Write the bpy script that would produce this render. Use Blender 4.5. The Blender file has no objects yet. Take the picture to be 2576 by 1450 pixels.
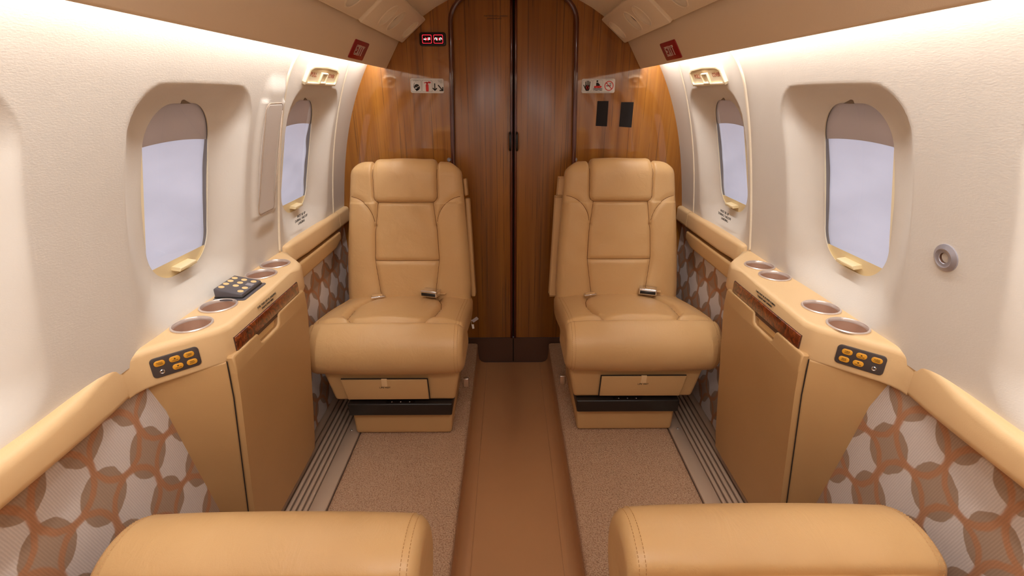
import bpy, bmesh, math, random
import numpy as np
from mathutils import Matrix, Vector

random.seed(7)
SC = bpy.context.scene
COL = SC.collection

# ------------------------------------------------------------------ camera
F_PX = 1220.0
CAM_LOC = Vector((-0.022, 0.0, 1.216))
d = Vector(((1278 - 1288) / F_PX, (725 - 238) / F_PX, -1.0)).normalized()   # cabin axis in camera coords
ex = (Vector((1, 0, 0)) - d * d.x).normalized()
ez = ex.cross(d)
cam_data = bpy.data.cameras.new('camera')
cam_data.sensor_fit = 'HORIZONTAL'
cam_data.sensor_width = 36.0
cam_data.lens = F_PX / 2576 * 36.0
cam_data.clip_start = 0.01
cam = bpy.data.objects.new('camera', cam_data)
COL.objects.link(cam)
cam.matrix_world = Matrix.Translation(CAM_LOC) @ Matrix((ex, d, ez)).to_4x4()
SC.camera = cam

# ------------------------------------------------------------------ world, lamps, exposure
world = bpy.data.worlds.new('world')
SC.world = world
world.use_nodes = True
bg = world.node_tree.nodes['Background']
bg.inputs['Color'].default_value = (0.90, 0.90, 1.0, 1)
bg.inputs['Strength'].default_value = 1.02

Y_BACK, Y_BULK = -1.5, 2.067
for s in (-1, 1):                       # the fluorescent cove strips hidden behind the valances
    ld = bpy.data.lights.new('cove_strip', 'AREA')
    ld.shape = 'RECTANGLE'
    ld.size = 0.03
    ld.size_y = 3.4
    ld.energy = 7.2
    ld.color = (1.0, 0.995, 0.985)
    lo = bpy.data.objects.new('cove_strip', ld)
    COL.objects.link(lo)
    zdir = Vector((-s * 0.75, 0, 0.66)).normalized()         # lamp looks along -z: out and down at the wall
    ydir = Vector((0, 1, 0))
    xdir = ydir.cross(zdir)
    lo.matrix_world = Matrix.Translation((s * 0.512, 0.33, 1.372)) @ Matrix((xdir, ydir, zdir)).transposed().to_4x4()

SC.view_settings.view_transform = 'Standard'
SC.view_settings.look = 'None'
SC.view_settings.gamma = 1
SC.view_settings.use_curve_mapping = False
SC.view_settings.exposure = 0.50


# ------------------------------------------------------------------ helpers
def lin(r, g, b):
    f = lambda c: c / 12.92 if c <= 0.04045 else ((c + 0.055) / 1.055) ** 2.4
    return (f(r / 255), f(g / 255), f(b / 255), 1)


class NT:
    """small node-tree writer"""
    def __init__(self, name):
        self.m = bpy.data.materials.new(name)
        self.m.use_nodes = True
        self.t = self.m.node_tree
        self.p = self.t.nodes['Principled BSDF']
        self.out = self.t.nodes['Material Output']

    def n(self, kind, **kw):
        nd = self.t.nodes.new(kind)
        for k, v in kw.items():
            setattr(nd, k, v)
        return nd

    def l(self, a, b):
        self.t.links.new(a, b)

    def val(self, sock, v):
        if isinstance(v, bpy.types.NodeSocket):
            self.l(v, sock)
        else:
            sock.default_value = v

    def math(self, op, a, b=0.0, c=None):
        nd = self.n('ShaderNodeMath', operation=op)
        self.val(nd.inputs[0], a)
        self.val(nd.inputs[1], b)
        if c is not None:
            self.val(nd.inputs[2], c)
        return nd.outputs[0]

    def obj(self, scale=(1, 1, 1)):
        tc = self.n('ShaderNodeTexCoord')
        mp = self.n('ShaderNodeMapping')
        mp.inputs['Scale'].default_value = scale
        self.l(tc.outputs['Object'], mp.inputs['Vector'])
        return mp.outputs['Vector']

    def noise(self, vec, scale, detail=2.0, rough=0.5, dist=0.0):
        nd = self.n('ShaderNodeTexNoise')
        self.l(vec, nd.inputs['Vector'])
        nd.inputs['Scale'].default_value = scale
        nd.inputs['Detail'].default_value = detail
        nd.inputs['Roughness'].default_value = rough
        nd.inputs['Distortion'].default_value = dist
        return nd.outputs['Fac']

    def ramp(self, fac, stops):
        nd = self.n('ShaderNodeValToRGB')
        cr = nd.color_ramp
        while len(cr.elements) < len(stops):
            cr.elements.new(0.5)
        for e, (p, c) in zip(cr.elements, stops):
            e.position = p
            e.color = c
        self.l(fac, nd.inputs['Fac'])
        return nd.outputs['Color']

    def mix(self, fac, a, b):
        nd = self.n('ShaderNodeMix', data_type='RGBA')
        self.val(nd.inputs[0], fac)
        self.val(nd.inputs[6], a)
        self.val(nd.inputs[7], b)
        return nd.outputs[2]

    def bump(self, height, strength, dist, prev=None):
        nd = self.n('ShaderNodeBump')
        nd.inputs['Strength'].default_value = strength
        nd.inputs['Distance'].default_value = dist
        self.l(height, nd.inputs['Height'])
        if prev:
            self.l(prev, nd.inputs['Normal'])
        return nd.outputs['Normal']

    def done(self, color=None, rough=None, metal=None, normal=None, coat=None, coat_rough=None, spec=None):
        i = self.p.inputs
        for k, v in (('Base Color', color), ('Roughness', rough), ('Metallic', metal), ('Coat Weight', coat),
                     ('Coat Roughness', coat_rough), ('Specular IOR Level', spec)):
            if v is not None:
                self.val(i[k], v)
        if normal is not None:
            self.l(normal, i['Normal'])
        return self.m


def plain(name, col, rough=0.5, metal=0.0, coat=None, spec=None):
    return NT(name).done(col, rough, metal, coat=coat, spec=spec)


def m_leather(name, c1, c2, rough=0.38, wrinkle=0.36):
    t = NT(name)
    v = t.obj()
    col = t.mix(t.noise(v, 5.0, 3), c1, c2)
    vo = t.n('ShaderNodeTexVoronoi')
    t.l(v, vo.inputs['Vector'])
    vo.inputs['Scale'].default_value = 520
    nb = t.bump(t.noise(t.obj((1, .45, 1)), 20.0, 4, 0.6, 0.8), wrinkle, 0.005)
    nb = t.bump(vo.outputs['Distance'], 0.12, 0.0006, nb)
    return t.done(col, rough, normal=nb, spec=0.4)


def m_wood(name, dark, midc, light, streak=1.0, gloss=0.07):
    t = NT(name)
    v = t.obj((1, 1, 1))
    warp = t.n('ShaderNodeMapping')
    warp.inputs['Scale'].default_value = (26, 26, 0.55)
    t.l(v, warp.inputs['Vector'])
    a = t.noise(warp.outputs[0], 1.0, 6, 0.62, 0.25)
    w2 = t.n('ShaderNodeMapping')
    w2.inputs['Scale'].default_value = (150, 150, 1.6)
    t.l(v, w2.inputs['Vector'])
    b = t.noise(w2.outputs[0], 1.0, 3, 0.6, 0.0)
    w3 = t.n('ShaderNodeMapping')
    w3.inputs['Scale'].default_value = (6.5, 6.5, 0.3)
    t.l(v, w3.inputs['Vector'])
    c = t.noise(w3.outputs[0], 1.0, 2, 0.5, 0.0)
    col = t.ramp(a, [(0.28, dark), (0.47, midc), (0.74, light)])
    col = t.mix(t.math('MULTIPLY', t.math('SUBTRACT', 1.0, c), 0.45), col, dark)
    line = t.math('GREATER_THAN', b, 0.60)
    col = t.mix(t.math('MULTIPLY', line, 0.36 * streak), col, tuple(x * 0.3 for x in dark[:3]) + (1,))
    nb = t.bump(t.noise(v, 2.4, 1), 0.10, 0.02)
    t.p.inputs['Coat IOR'].default_value = 1.65
    return t.done(col, 0.42, coat=1.0, coat_rough=gloss, normal=None, spec=0.3)


def m_burl():
    t = NT('burl_wood')
    v = t.obj()
    a = t.noise(v, 38, 5, 0.65, 2.2)
    col = t.ramp(a, [(0.36, lin(38, 10, 3)), (0.5, lin(112, 42, 10)), (0.66, lin(158, 78, 24))])
    return t.done(col, 0.35, coat=1.0, coat_rough=0.08)


def m_wall(name, c1, c2):
    t = NT(name)
    v = t.obj()
    col = t.mix(t.noise(v, 9, 3), c1, c2)
    vs = t.obj((1.0, 0.45, 1.0))
    nb = t.bump(t.noise(vs, 420, 3, 0.6), 0.22, 0.0010)
    return t.done(col, 0.62, normal=nb, spec=0.25)


def m_carpet():
    t = NT('carpet_loop')
    v = t.obj()
    vo = t.n('ShaderNodeTexVoronoi')
    t.l(v, vo.inputs['Vector'])
    vo.inputs['Scale'].default_value = 250
    big = t.noise(v, 11, 4)
    col = t.mix(t.math('MULTIPLY', vo.outputs['Distance'], 1.2), lin(224, 188, 156), lin(162, 122, 94))
    col = t.mix(t.math('MULTIPLY', big, 0.5), col, lin(182, 142, 112))
    h = t.math('SUBTRACT', 1.0, vo.outputs['Distance'])
    nb = t.bump(h, 0.8, 0.0045)
    return t.done(col, 0.95, normal=nb, spec=0.1)


def m_fabric():
    """overlapping ellipse print on the lower sidewall: lattice 112 x 125 mm"""
    t = NT('ellipse_fabric')
    tc = t.n('ShaderNodeTexCoord')
    wob = t.n('ShaderNodeTexNoise')
    t.l(tc.outputs['Object'], wob.inputs['Vector'])
    wob.inputs['Scale'].default_value = 26
    wob.inputs['Detail'].default_value = 4
    sep = t.n('ShaderNodeSeparateXYZ')
    t.l(tc.outputs['Object'], sep.inputs[0])
    sw = t.n('ShaderNodeSeparateColor')
    t.l(wob.outputs['Color'], sw.inputs[0])
    y = t.math('ADD', sep.outputs['Y'], t.math('MULTIPLY', t.math('SUBTRACT', sw.outputs[0], 0.5), 0.012))
    z = t.math('ADD', sep.outputs['Z'], t.math('MULTIPLY', t.math('SUBTRACT', sw.outputs[1], 0.5), 0.012))

    def cell(c, o, p):
        u = t.math('ADD', t.math('DIVIDE', t.math('SUBTRACT', c, o), p), 0.5)
        return t.math('ABSOLUTE', t.math('SUBTRACT', t.math('FRACT', t.math('ADD', u, 50.0)), 0.5))
    u = cell(y, 0.717, 0.112)
    v = cell(z, 0.623, 0.125)

    def rad(a, b, ra=0.50, rb=0.505):
        return t.math('SQRT', t.math('ADD', t.math('POWER', t.math('DIVIDE', a, ra), 2.0),
                                     t.math('POWER', t.math('DIVIDE', b, rb), 2.0)))
    e0 = rad(u, v)
    ec = rad(t.math('SUBTRACT', 0.5, u), t.math('SUBTRACT', 0.5, v), 1.0, 1.0)

    def inside(e, lo, hi):
        nd = t.n('ShaderNodeMapRange', interpolation_type='SMOOTHSTEP')
        t.l(e, nd.inputs[0])
        nd.inputs[1].default_value = hi
        nd.inputs[2].default_value = lo
        return nd.outputs[0]
    i0 = inside(e0, 0.90, 0.95)
    over = inside(ec, 0.405, 0.425)

    def band(e):
        return inside(t.math('ABSOLUTE', t.math('SUBTRACT', e, 0.965)), 0.06, 0.14)
    bnd = band(e0)
    taupe, pale, lens, orange = lin(178, 151, 130), lin(220, 207, 200), lin(170, 143, 122), lin(186, 130, 92)
    col = t.mix(i0, taupe, pale)
    col = t.mix(t.math('MULTIPLY', over, i0), col, lens)
    col = t.mix(t.math('MULTIPLY', bnd, 0.85), col, orange)
    wv = t.n('ShaderNodeTexWave', wave_type='BANDS', bands_direction='Y')
    rot = t.n('ShaderNodeMapping')
    rot.inputs['Rotation'].default_value = (math.radians(-14), 0, 0)
    t.l(tc.outputs['Object'], rot.inputs['Vector'])
    t.l(rot.outputs[0], wv.inputs['Vector'])
    wv.inputs['Scale'].default_value = 76
    wv.inputs['Distortion'].default_value = 1.2
    wv.inputs['Detail'].default_value = 2
    wv.inputs['Detail Scale'].default_value = 6
    col = t.mix(t.math('MULTIPLY', wv.outputs['Fac'], 0.16), col, lin(96, 74, 60))
    nb = t.bump(wv.outputs['Fac'], 0.35, 0.001)
    return t.done(col, 0.85, normal=nb, spec=0.15)


def m_glass():
    t = NT('window_glass')
    t.t.nodes.remove(t.p)
    tr = t.n('ShaderNodeBsdfTransparent')
    tr.inputs[0].default_value = (0.96, 0.96, 0.97, 1)
    gl = t.n('ShaderNodeBsdfGlossy')
    gl.inputs['Roughness'].default_value = 0.02
    lw = t.n('ShaderNodeLayerWeight')
    mx = t.n('ShaderNodeMixShader')
    t.l(t.math('ADD', t.math('MULTIPLY', t.math('POWER', lw.outputs['Facing'], 5.0), 0.9), 0.03), mx.inputs[0])
    t.l(tr.outputs[0], mx.inputs[1])
    t.l(gl.outputs[0], mx.inputs[2])
    t.l(mx.outputs[0], t.out.inputs[0])
    return t.m


def m_translucent(name, col, amt=0.8):
    t = NT(name)
    v = t.obj()
    df = t.n('ShaderNodeBsdfDiffuse')
    tl = t.n('ShaderNodeBsdfTranslucent')
    c2 = tuple(c * 0.72 for c in col[:3]) + (1,)
    c = t.mix(t.noise(t.obj((1, 4, 11)), 1.0, 2), col, c2)  # soft uneven shading put into the sheet colour
    t.l(c, df.inputs[0])
    t.l(c, tl.inputs[0])
    mx = t.n('ShaderNodeMixShader')
    mx.inputs[0].default_value = amt
    t.l(df.outputs[0], mx.inputs[1])
    t.l(tl.outputs[0], mx.inputs[2])
    t.l(mx.outputs[0], t.out.inputs[0])
    t.t.nodes.remove(t.p)
    return t.m


def m_glow(name, col, strength):
    t = NT(name)
    t.p.inputs['Base Color'].default_value = col
    t.p.inputs['Emission Color'].default_value = col
    t.p.inputs['Emission Strength'].default_value = strength
    return t.m


def m_brushed(name, col, rough=0.32):
    t = NT(name)
    v = t.obj((1, 1, 0.06))
    n = t.noise(v, 300, 2)
    c = t.mix(n, col, tuple(x * 0.72 for x in col[:3]) + (1,))
    return t.done(c, rough, 1.0)


M = dict(
    leather=m_leather('tan_leather', lin(212, 171, 119), lin(203, 161, 109)),
    panel_leather=m_leather('beige_panel_leather', lin(200, 159, 108), lin(192, 150, 100), 0.46, 0.10),
    rail_leather=m_leather('rail_leather', lin(230, 194, 146), lin(222, 185, 136), 0.45, 0.10),
    valance=m_leather('valance_leather', lin(238, 214, 184), lin(234, 209, 178), 0.7, 0.03),
    psu=plain('service_panel_cream', lin(240, 220, 192), 0.55),
    ceiling=plain('ceiling_cloth', lin(240, 222, 194), 0.85),
    wall=m_wall('sidewall_vinyl', lin(228, 220, 210), lin(220, 211, 200)),
    inset=m_wall('inset_panel_vinyl', lin(214, 203, 193), lin(208, 196, 186)),
    cream=plain('cream_plastic', lin(238, 222, 190), 0.35),
    ivory=plain('ivory_plastic', lin(236, 214, 168), 0.32),
    piping=plain('cream_piping', lin(238, 222, 198), 0.45),
    wood=m_wood('walnut_veneer', lin(122, 68, 8), lin(160, 97, 18), lin(184, 120, 34), 1.3, 0.045),
    doorwood=m_wood('walnut_door_veneer', lin(116, 63, 8), lin(150, 89, 16), lin(174, 110, 28), 1.3, 0.26),
    mahogany=m_wood('mahogany_moulding', lin(46, 12, 4), lin(86, 28, 10), lin(120, 48, 20), 0.4),
    burl=m_burl(),
    carpet=m_carpet(),
    aisle=m_leather('aisle_vinyl', lin(182, 132, 90), lin(174, 124, 83), 0.38, 0.05),
    kick=plain('dark_brown_kick', lin(92, 62, 46), 0.5),
    fabric=m_fabric(),
    track=plain('bronze_track_metal', lin(206, 180, 156), 0.36, 0.3),
    groove=plain('track_groove', lin(120, 98, 82), 0.6, 0.2),
    steel=m_brushed('brushed_steel', lin(214, 206, 200), 0.28),
    rim=plain('cup_rim_metal', lin(226, 214, 208), 0.3, 0.7),
    cup=plain('cup_steel', lin(212, 178, 156), 0.42, 0.6),
    chrome=plain('chrome', lin(225, 225, 228), 0.12, 1.0),
    black=plain('black_plastic', lin(30, 25, 23), 0.38),
    matblack=plain('black_velcro', lin(34, 29, 29), 0.95),
    dark=plain('shadow_gap', lin(40, 28, 18), 0.9),
    ink=plain('black_ink', lin(42, 36, 30), 0.7),
    redink=plain('red_ink', lin(214, 46, 42), 0.6),
    rust=plain('rust_ink', lin(176, 92, 70), 0.6),
    greyink=plain('grey_ink', lin(150, 146, 140), 0.7),
    plate=plain('placard_white', lin(226, 222, 218), 0.35),
    exitred=plain('exit_red', lin(150, 8, 14), 0.4),
    exitwhite=plain('exit_letter_white', lin(246, 226, 214), 0.5),
    exitgrey=plain('exit_letter_grey', lin(120, 104, 96), 0.5),
    grey=plain('keypad_grey', lin(88, 82, 86), 0.38),
    switch=plain('switch_plate_brown', lin(74, 64, 62), 0.45),
    amber=plain('amber_button', lin(226, 158, 48), 0.4),
    tanbtn=plain('tan_button', lin(232, 194, 134), 0.5),
    silver=plain('satin_silver', lin(176, 172, 180), 0.35, 0.6),
    glass=m_glass(),
    cover=m_translucent('window_cover_cloth', (0.74, 0.715, 0.77, 1), 0.55),
    taupe_band=m_translucent('taupe_band_sheet', (0.66, 0.53, 0.41, 1), 0.5),
    lens=plain('reading_light_lens', lin(206, 200, 206), 0.2),
    redglow=m_glow('red_indicator', (1.0, 0.03, 0.07, 1), 0.55),
    whiteglow=m_glow('white_indicator', (1.0, 0.95, 0.92, 1), 0.6),
    reveal_shadow=plain('reveal_shadow_grey', lin(140, 128, 118), 0.6),
    notch=plain('notch_taupe', lin(128, 112, 96), 0.6),
    seam=plain('seam_shadow_thread', lin(132, 88, 46), 0.8),
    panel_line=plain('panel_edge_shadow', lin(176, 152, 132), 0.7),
    smoke=plain('smoked_black', lin(16, 14, 14), 0.12),
)


def link(o, parent=None):
    COL.objects.link(o)
    if parent is not None:
        o.parent = parent
    return o


def tag(o, label=None, cat=None, group=None, kind=None):
    for k, v in (('label', label), ('category', cat), ('group', group), ('kind', kind)):
        if v:
            o[k] = v
    return o


PM = {}          # world matrix of every empty, so that parts can be given in world coordinates


def thing(name, label, cat, loc=(0, 0, 0), group=None, kind=None, mat=None):
    o = bpy.data.objects.new(name, None)
    o.empty_display_size = 0.05
    COL.objects.link(o)
    m = mat if mat is not None else Matrix.Translation(loc)
    o.matrix_world = m
    PM[o] = m.copy()
    return tag(o, label, cat, group, kind)


def mesh(name, V, Fc, mat, parent=None, smooth=True, world=False, kind=None):
    me = bpy.data.meshes.new(name)
    V = np.asarray(V, dtype=float).reshape(-1, 3)
    if world and parent is not None:
        q = parent
        mi = PM[q].inverted() if q in PM else Matrix()
        A = np.array(mi)
        V = V @ A[:3, :3].T + A[:3, 3]
    me.from_pydata(V.tolist(), [], [list(map(int, f)) for f in Fc])
    me.materials.append(M[mat] if isinstance(mat, str) else mat)
    if smooth:
        me.polygons.foreach_set('use_smooth', [True] * len(me.polygons))
    me.update()
    o = bpy.data.objects.new(name, me)
    link(o, parent)
    if parent is not None and parent in PM:
        PM[o] = PM[parent]
    if kind:
        o['kind'] = kind
    return o


def from_bm(name, bm, mat, parent=None, smooth=False, world=False, kind=None):
    me = bpy.data.meshes.new(name)
    if world and parent is not None and parent in PM:
        bm.transform(PM[parent].inverted())
    bmesh.ops.recalc_face_normals(bm, faces=bm.faces)
    bm.to_mesh(me)
    bm.free()
    me.materials.append(M[mat] if isinstance(mat, str) else mat)
    if smooth:
        for p in me.polygons:
            p.use_smooth = True
        try:
            me.set_sharp_from_angle(angle=math.radians(50))
        except Exception:
            pass
    o = bpy.data.objects.new(name, me)
    link(o, parent)
    if parent is not None and parent in PM:
        PM[o] = PM[parent]
    if kind:
        o['kind'] = kind
    return o


def quads(nu, nv, closed_u=False, closed_v=False):
    fs = []
    for i in range(nu if closed_u else nu - 1):
        for j in range(nv if closed_v else nv - 1):
            a, b = i * nv + j, ((i + 1) % nu) * nv + j
            c, e = ((i + 1) % nu) * nv + (j + 1) % nv, i * nv + (j + 1) % nv
            fs.append((a, b, c, e))
    return fs


def rbox(name, lo, hi, bev, mat, parent=None, seg=3, mtx=None, world=False):
    bm = bmesh.new()
    bmesh.ops.create_cube(bm, size=1)
    lo, hi = Vector(lo), Vector(hi)
    for v in bm.verts:
        v.co = Vector([lo[i] + (v.co[i] + .5) * (hi[i] - lo[i]) for i in range(3)])
    if bev:
        bmesh.ops.bevel(bm, geom=list(bm.edges), offset=bev, segments=seg, profile=0.5, affect='EDGES', clamp_overlap=True)
    if mtx is not None:
        bm.transform(mtx)
    return from_bm(name, bm, mat, parent, True, world)


def plate(name, outline, z0, z1, mat, parent=None, bev=0.0, seg=2, mtx=None, world=False):
    """polygon in the local xy plane extruded from z0 to z1"""
    bm = bmesh.new()
    vs = [bm.verts.new((p[0], p[1], z1)) for p in outline]
    f = bm.faces.new(vs)
    top = list(f.edges)
    r = bmesh.ops.extrude_face_region(bm, geom=[f])
    for v in [g for g in r['geom'] if isinstance(g, bmesh.types.BMVert)]:
        v.co.z = z0
    if bev:
        bmesh.ops.bevel(bm, geom=top, offset=bev, segments=seg, profile=0.5, affect='EDGES', clamp_overlap=True)
    if mtx is not None:
        bm.transform(mtx)
    return from_bm(name, bm, mat, parent, bool(bev), world)


def polys(name, plist, z0, z1, mat, parent, mtx=None):
    """several small flat shapes of one printed mark"""
    bm = bmesh.new()
    for pts in plist:
        vs = [bm.verts.new((p[0], p[1], z1)) for p in pts]
        f = bm.faces.new(vs)
        r = bmesh.ops.extrude_face_region(bm, geom=[f])
        for v in [g for g in r['geom'] if isinstance(g, bmesh.types.BMVert)]:
            v.co.z = z0
    if mtx is not None:
        bm.transform(mtx)
    return from_bm(name, bm, mat, parent)


def rrect(w, h, r, cx=0, cy=0, n=6):
    pts = []
    for k, (sx, sy) in enumerate(((1, 1), (-1, 1), (-1, -1), (1, -1))):
        for i in range(n + 1):
            a = math.pi / 2 * (k + i / n)
            pts.append((cx + sx * (w / 2 - r) + r * math.cos(a), cy + sy * (h / 2 - r) + r * math.sin(a)))
    return pts


def circ(r, cx=0, cy=0, n=24, ry=None):
    return [(cx + r * math.cos(2 * math.pi * i / n), cy + (ry or r) * math.sin(2 * math.pi * i / n)) for i in range(n)]


def rect(x0, y0, x1, y1):
    return [(x0, y0), (x1, y0), (x1, y1), (x0, y1)]


def ring_polys(outer, inner):
    n = len(outer)
    return [[outer[i], outer[(i + 1) % n], inner[(i + 1) % n], inner[i]] for i in range(n)]


def stroke(p, q, w):
    dx, dy = q[0] - p[0], q[1] - p[1]
    L = math.hypot(dx, dy)
    nx, ny = -dy / L * w / 2, dx / L * w / 2
    return [(p[0] + nx, p[1] + ny), (p[0] - nx, p[1] - ny), (q[0] - nx, q[1] - ny), (q[0] + nx, q[1] + ny)]


def lathe(name, prof, mat, parent=None, n=40, mtx=None, world=False):
    """profile of (radius, z) turned round the local z axis"""
    V = []
    for i in range(n):
        a = 2 * math.pi * i / n
        for r, z in prof:
            V.append((r * math.cos(a), r * math.sin(a), z))
    V = np.array(V)
    if mtx is not None:
        A = np.array(mtx)
        V = V @ A[:3, :3].T + A[:3, 3]
    o = mesh(name, V, quads(n, len(prof), closed_u=True), mat, parent, True, world)
    try:
        o.data.set_sharp_from_angle(angle=math.radians(40))
    except Exception:
        pass
    return o


def tube(name, pts, r, mat, parent=None, n=10, world=False, flat=None):
    P = [Vector(p) for p in pts]
    V = []
    up0 = None
    for i, p in enumerate(P):
        t = (P[min(i + 1, len(P) - 1)] - P[max(i - 1, 0)]).normalized()
        if up0 is None:
            up0 = Vector((1, 0, 0)) if abs(t.x) < 0.8 else Vector((0, 0, 1))
        a = (up0 - t * up0.dot(t)).normalized()
        up0 = a
        b = t.cross(a)
        for k in range(n):
            th = 2 * math.pi * k / n
            V.append(p + a * r * math.cos(th) + b * r * math.sin(th))
    fs = quads(len(P), n, closed_v=True)
    fs.append(tuple(range(n)))
    fs.append(tuple(range((len(P) - 1) * n, len(P) * n))[::-1])
    return mesh(name, [tuple(v) for v in V], fs, mat, parent, True, world)


def text(name, body, size, x, y, z, mat, parent, sx=1.0, align='CENTER', offset=0.0, bold=0.0, mtx=None, thick=0.0003, spacing=1.0):
    cu = bpy.data.curves.new(name, 'FONT')
    cu.body = body
    cu.size = size
    cu.align_x = align
    cu.align_y = 'CENTER'
    cu.offset = offset
    cu.extrude = thick
    cu.resolution_u = 3
    cu.space_line = 1.0
    cu.space_character = spacing
    tmp = bpy.data.objects.new('tmp', cu)
    COL.objects.link(tmp)
    dg = bpy.context.evaluated_depsgraph_get()
    me = bpy.data.meshes.new_from_object(tmp.evaluated_get(dg))
    bpy.data.objects.remove(tmp)
    bpy.data.curves.remove(cu)
    A = Matrix.Translation((x, y, z)) @ Matrix.Diagonal((sx, 1, 1, 1))
    if mtx is not None:
        A = mtx @ A
    me.transform(A)
    me.materials.clear()
    me.materials.append(M[mat])
    me.name = name
    o = bpy.data.objects.new(name, me)
    link(o, parent)
    return o


def cut(o, cutters):
    for c in cutters:
        m = o.modifiers.new('b', 'BOOLEAN')
        m.operation = 'DIFFERENCE'
        m.solver = 'EXACT'
        m.object = c
    dg = bpy.context.evaluated_depsgraph_get()
    me = bpy.data.meshes.new_from_object(o.evaluated_get(dg))
    o.modifiers.clear()
    old = o.data
    o.data = me
    me.name = old.name
    bpy.data.meshes.remove(old)
    for c in cutters:
        m = c.data
        bpy.data.objects.remove(c)
        bpy.data.meshes.remove(m)
    return o


def frame(o, u, v):
    u, v = Vector(u).normalized(), Vector(v)
    n = u.cross(v).normalized()
    v = n.cross(u)
    return Matrix.Translation(o) @ Matrix((u, v, n)).transposed().to_4x4()


def cutter(prof_circle, z0, z1, mtx):
    o = plate('cutter', prof_circle, z0, z1, 'dark', None, mtx=mtx)
    return o


SIDE = {-1: 'left', 1: 'right'}


# ------------------------------------------------------------------ sidewall profile
PZ = np.array([.60, .766, .969, 1.198, 1.32, 1.42, 1.46])
PX = np.array([.745, .733, .688, .627, .573, .503, .470])
PC = np.polyfit(PZ, PX, 3)


def WX(z):
    return np.polyval(PC, z)


def wall_frame(s, Y, z, off=0.0):
    """frame on the sidewall: u along the cabin, v up the wall, n into the cabin"""
    x = float(WX(z)) - off
    dz = 0.01
    v = Vector((s * float(WX(z + dz) - WX(z - dz)), 0, 2 * dz)).normalized()
    return frame((s * x, Y, z), (0, -s, 0), v)


WIN_Y = [1.662, 1.040, 0.446, -0.148]
WIN_Z = 1.022
GHW, GHH, GR = 0.107, 0.178, 0.078        # glass opening
OHW, OR = 0.200, 0.085                    # soft outer edge of the recess
OZ0, OZ1 = 0.755, 1.232
REC = 0.044


def sd_rrect(y, z, cy, cz, hw, hh, r):
    qy = np.abs(y - cy) - hw + r
    qz = np.abs(z - cz) - hh + r
    return np.hypot(np.maximum(qy, 0), np.maximum(qz, 0)) + np.minimum(np.maximum(qy, qz), 0) - r


def glass_sd(y, z, cy):
    a = sd_rrect(y, z, cy, WIN_Z, GHW, GHH, GR)
    return a


def recess(y, z, s):
    dep = np.zeros_like(y)
    for cy in WIN_Y:
        di = glass_sd(y, z, cy)
        do = sd_rrect(y, z, cy - 0.004, (OZ0 + OZ1) / 2, OHW + .004, (OZ1 - OZ0) / 2, OR)
        t = np.clip(di / np.maximum(di - do, 1e-6), 0, 1)
        t = np.where(do >= 0, 1.0, np.where(di <= 0, 0.0, t))
        q = 1 - t
        w = np.clip((z - .86) / .22, 0, 1)
        w = w * w * (3 - 2 * w)
        dep = np.maximum(dep, REC * ((1 - w) * (q * q * (3 - 2 * q)) ** 0.85 + w * (1 - t ** 2.4)))
    if s < 0:                                   # shallow pocket of the inset panel
        do = sd_rrect(y, z, 1.343, 1.052, 0.076, 0.215, 0.045)
        q = np.clip(-do / np.where(np.abs(z - 1.052) > .15, .05, 0.026), 0, 1)
        dep = dep - 0.008 * q * q * (3 - 2 * q)
    return dep


def build_wall(s):
    ys = np.concatenate([np.arange(Y_BACK, 0.1, 0.02), np.arange(0.1, Y_BULK + .02, 0.0055)])
    zs = np.arange(0.742, 1.4601, 0.0055)
    Yg, Zg = np.meshgrid(ys, zs, indexing='ij')
    ny, nz = Yg.shape
    sd = np.min([glass_sd(Yg, Zg, cy) for cy in WIN_Y], axis=0)
    ins = sd < 0
    fs = quads(ny, nz)
    fa = np.array(fs)
    cnt = ins.ravel()[fa].sum(1)
    keep = fa[cnt < 4]
    # snap the inside corners of border faces on to the opening
    bv = np.unique(keep[(cnt[cnt < 4] > 0)].ravel())
    yv, zv = Yg.ravel().copy(), Zg.ravel().copy()
    e = 1e-4
    f = lambda y, z: np.min([glass_sd(y, z, cy) for cy in WIN_Y], axis=0)
    bi = bv[ins.ravel()[bv]]
    for _ in range(4):
        y, z = yv[bi], zv[bi]
        d0 = f(y, z)
        gy, gz = (f(y + e, z) - d0) / e, (f(y, z + e) - d0) / e
        L = np.maximum(np.hypot(gy, gz), .3)
        yv[bi] -= d0 * gy / L
        zv[bi] -= d0 * gz / L
    x = s * (WX(zv) + recess(yv, zv, s))
    V = np.c_[x, yv, zv]
    if s < 0:
        keep = keep[:, ::-1]
    o = mesh('wall_' + SIDE[s], V, keep, 'wall')
    tag(o, 'cream textured upper sidewall with ' + ('tall narrow inset panel' if s < 0 else 'round silver air outlet'), 'wall', kind='structure')
    return o


# ------------------------------------------------------------------ room shell
walls = {s: build_wall(s) for s in (-1, 1)}

for s in (-1, 1):                                # lower sidewalls in patterned cloth
    ys = np.linspace(Y_BACK, Y_BULK + .01, 40)
    zs = np.array([.0, .106, .3, .5, .70, .76])
    xs = np.array([.708, .712, .72, .73, .738, .742])
    Yg, k = np.meshgrid(ys, np.arange(len(zs)), indexing='ij')
    V = np.c_[(s * xs[k]).ravel(), Yg.ravel(), zs[k].ravel()]
    o = mesh('wall_lower_' + SIDE[s], V, quads(len(ys), len(zs)), 'fabric')
    tag(o, 'lower sidewall cloth with overlapping ellipses, under the ' + ('inset-panel wall' if s < 0 else 'air-outlet wall'), 'wall', kind='structure')

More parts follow.
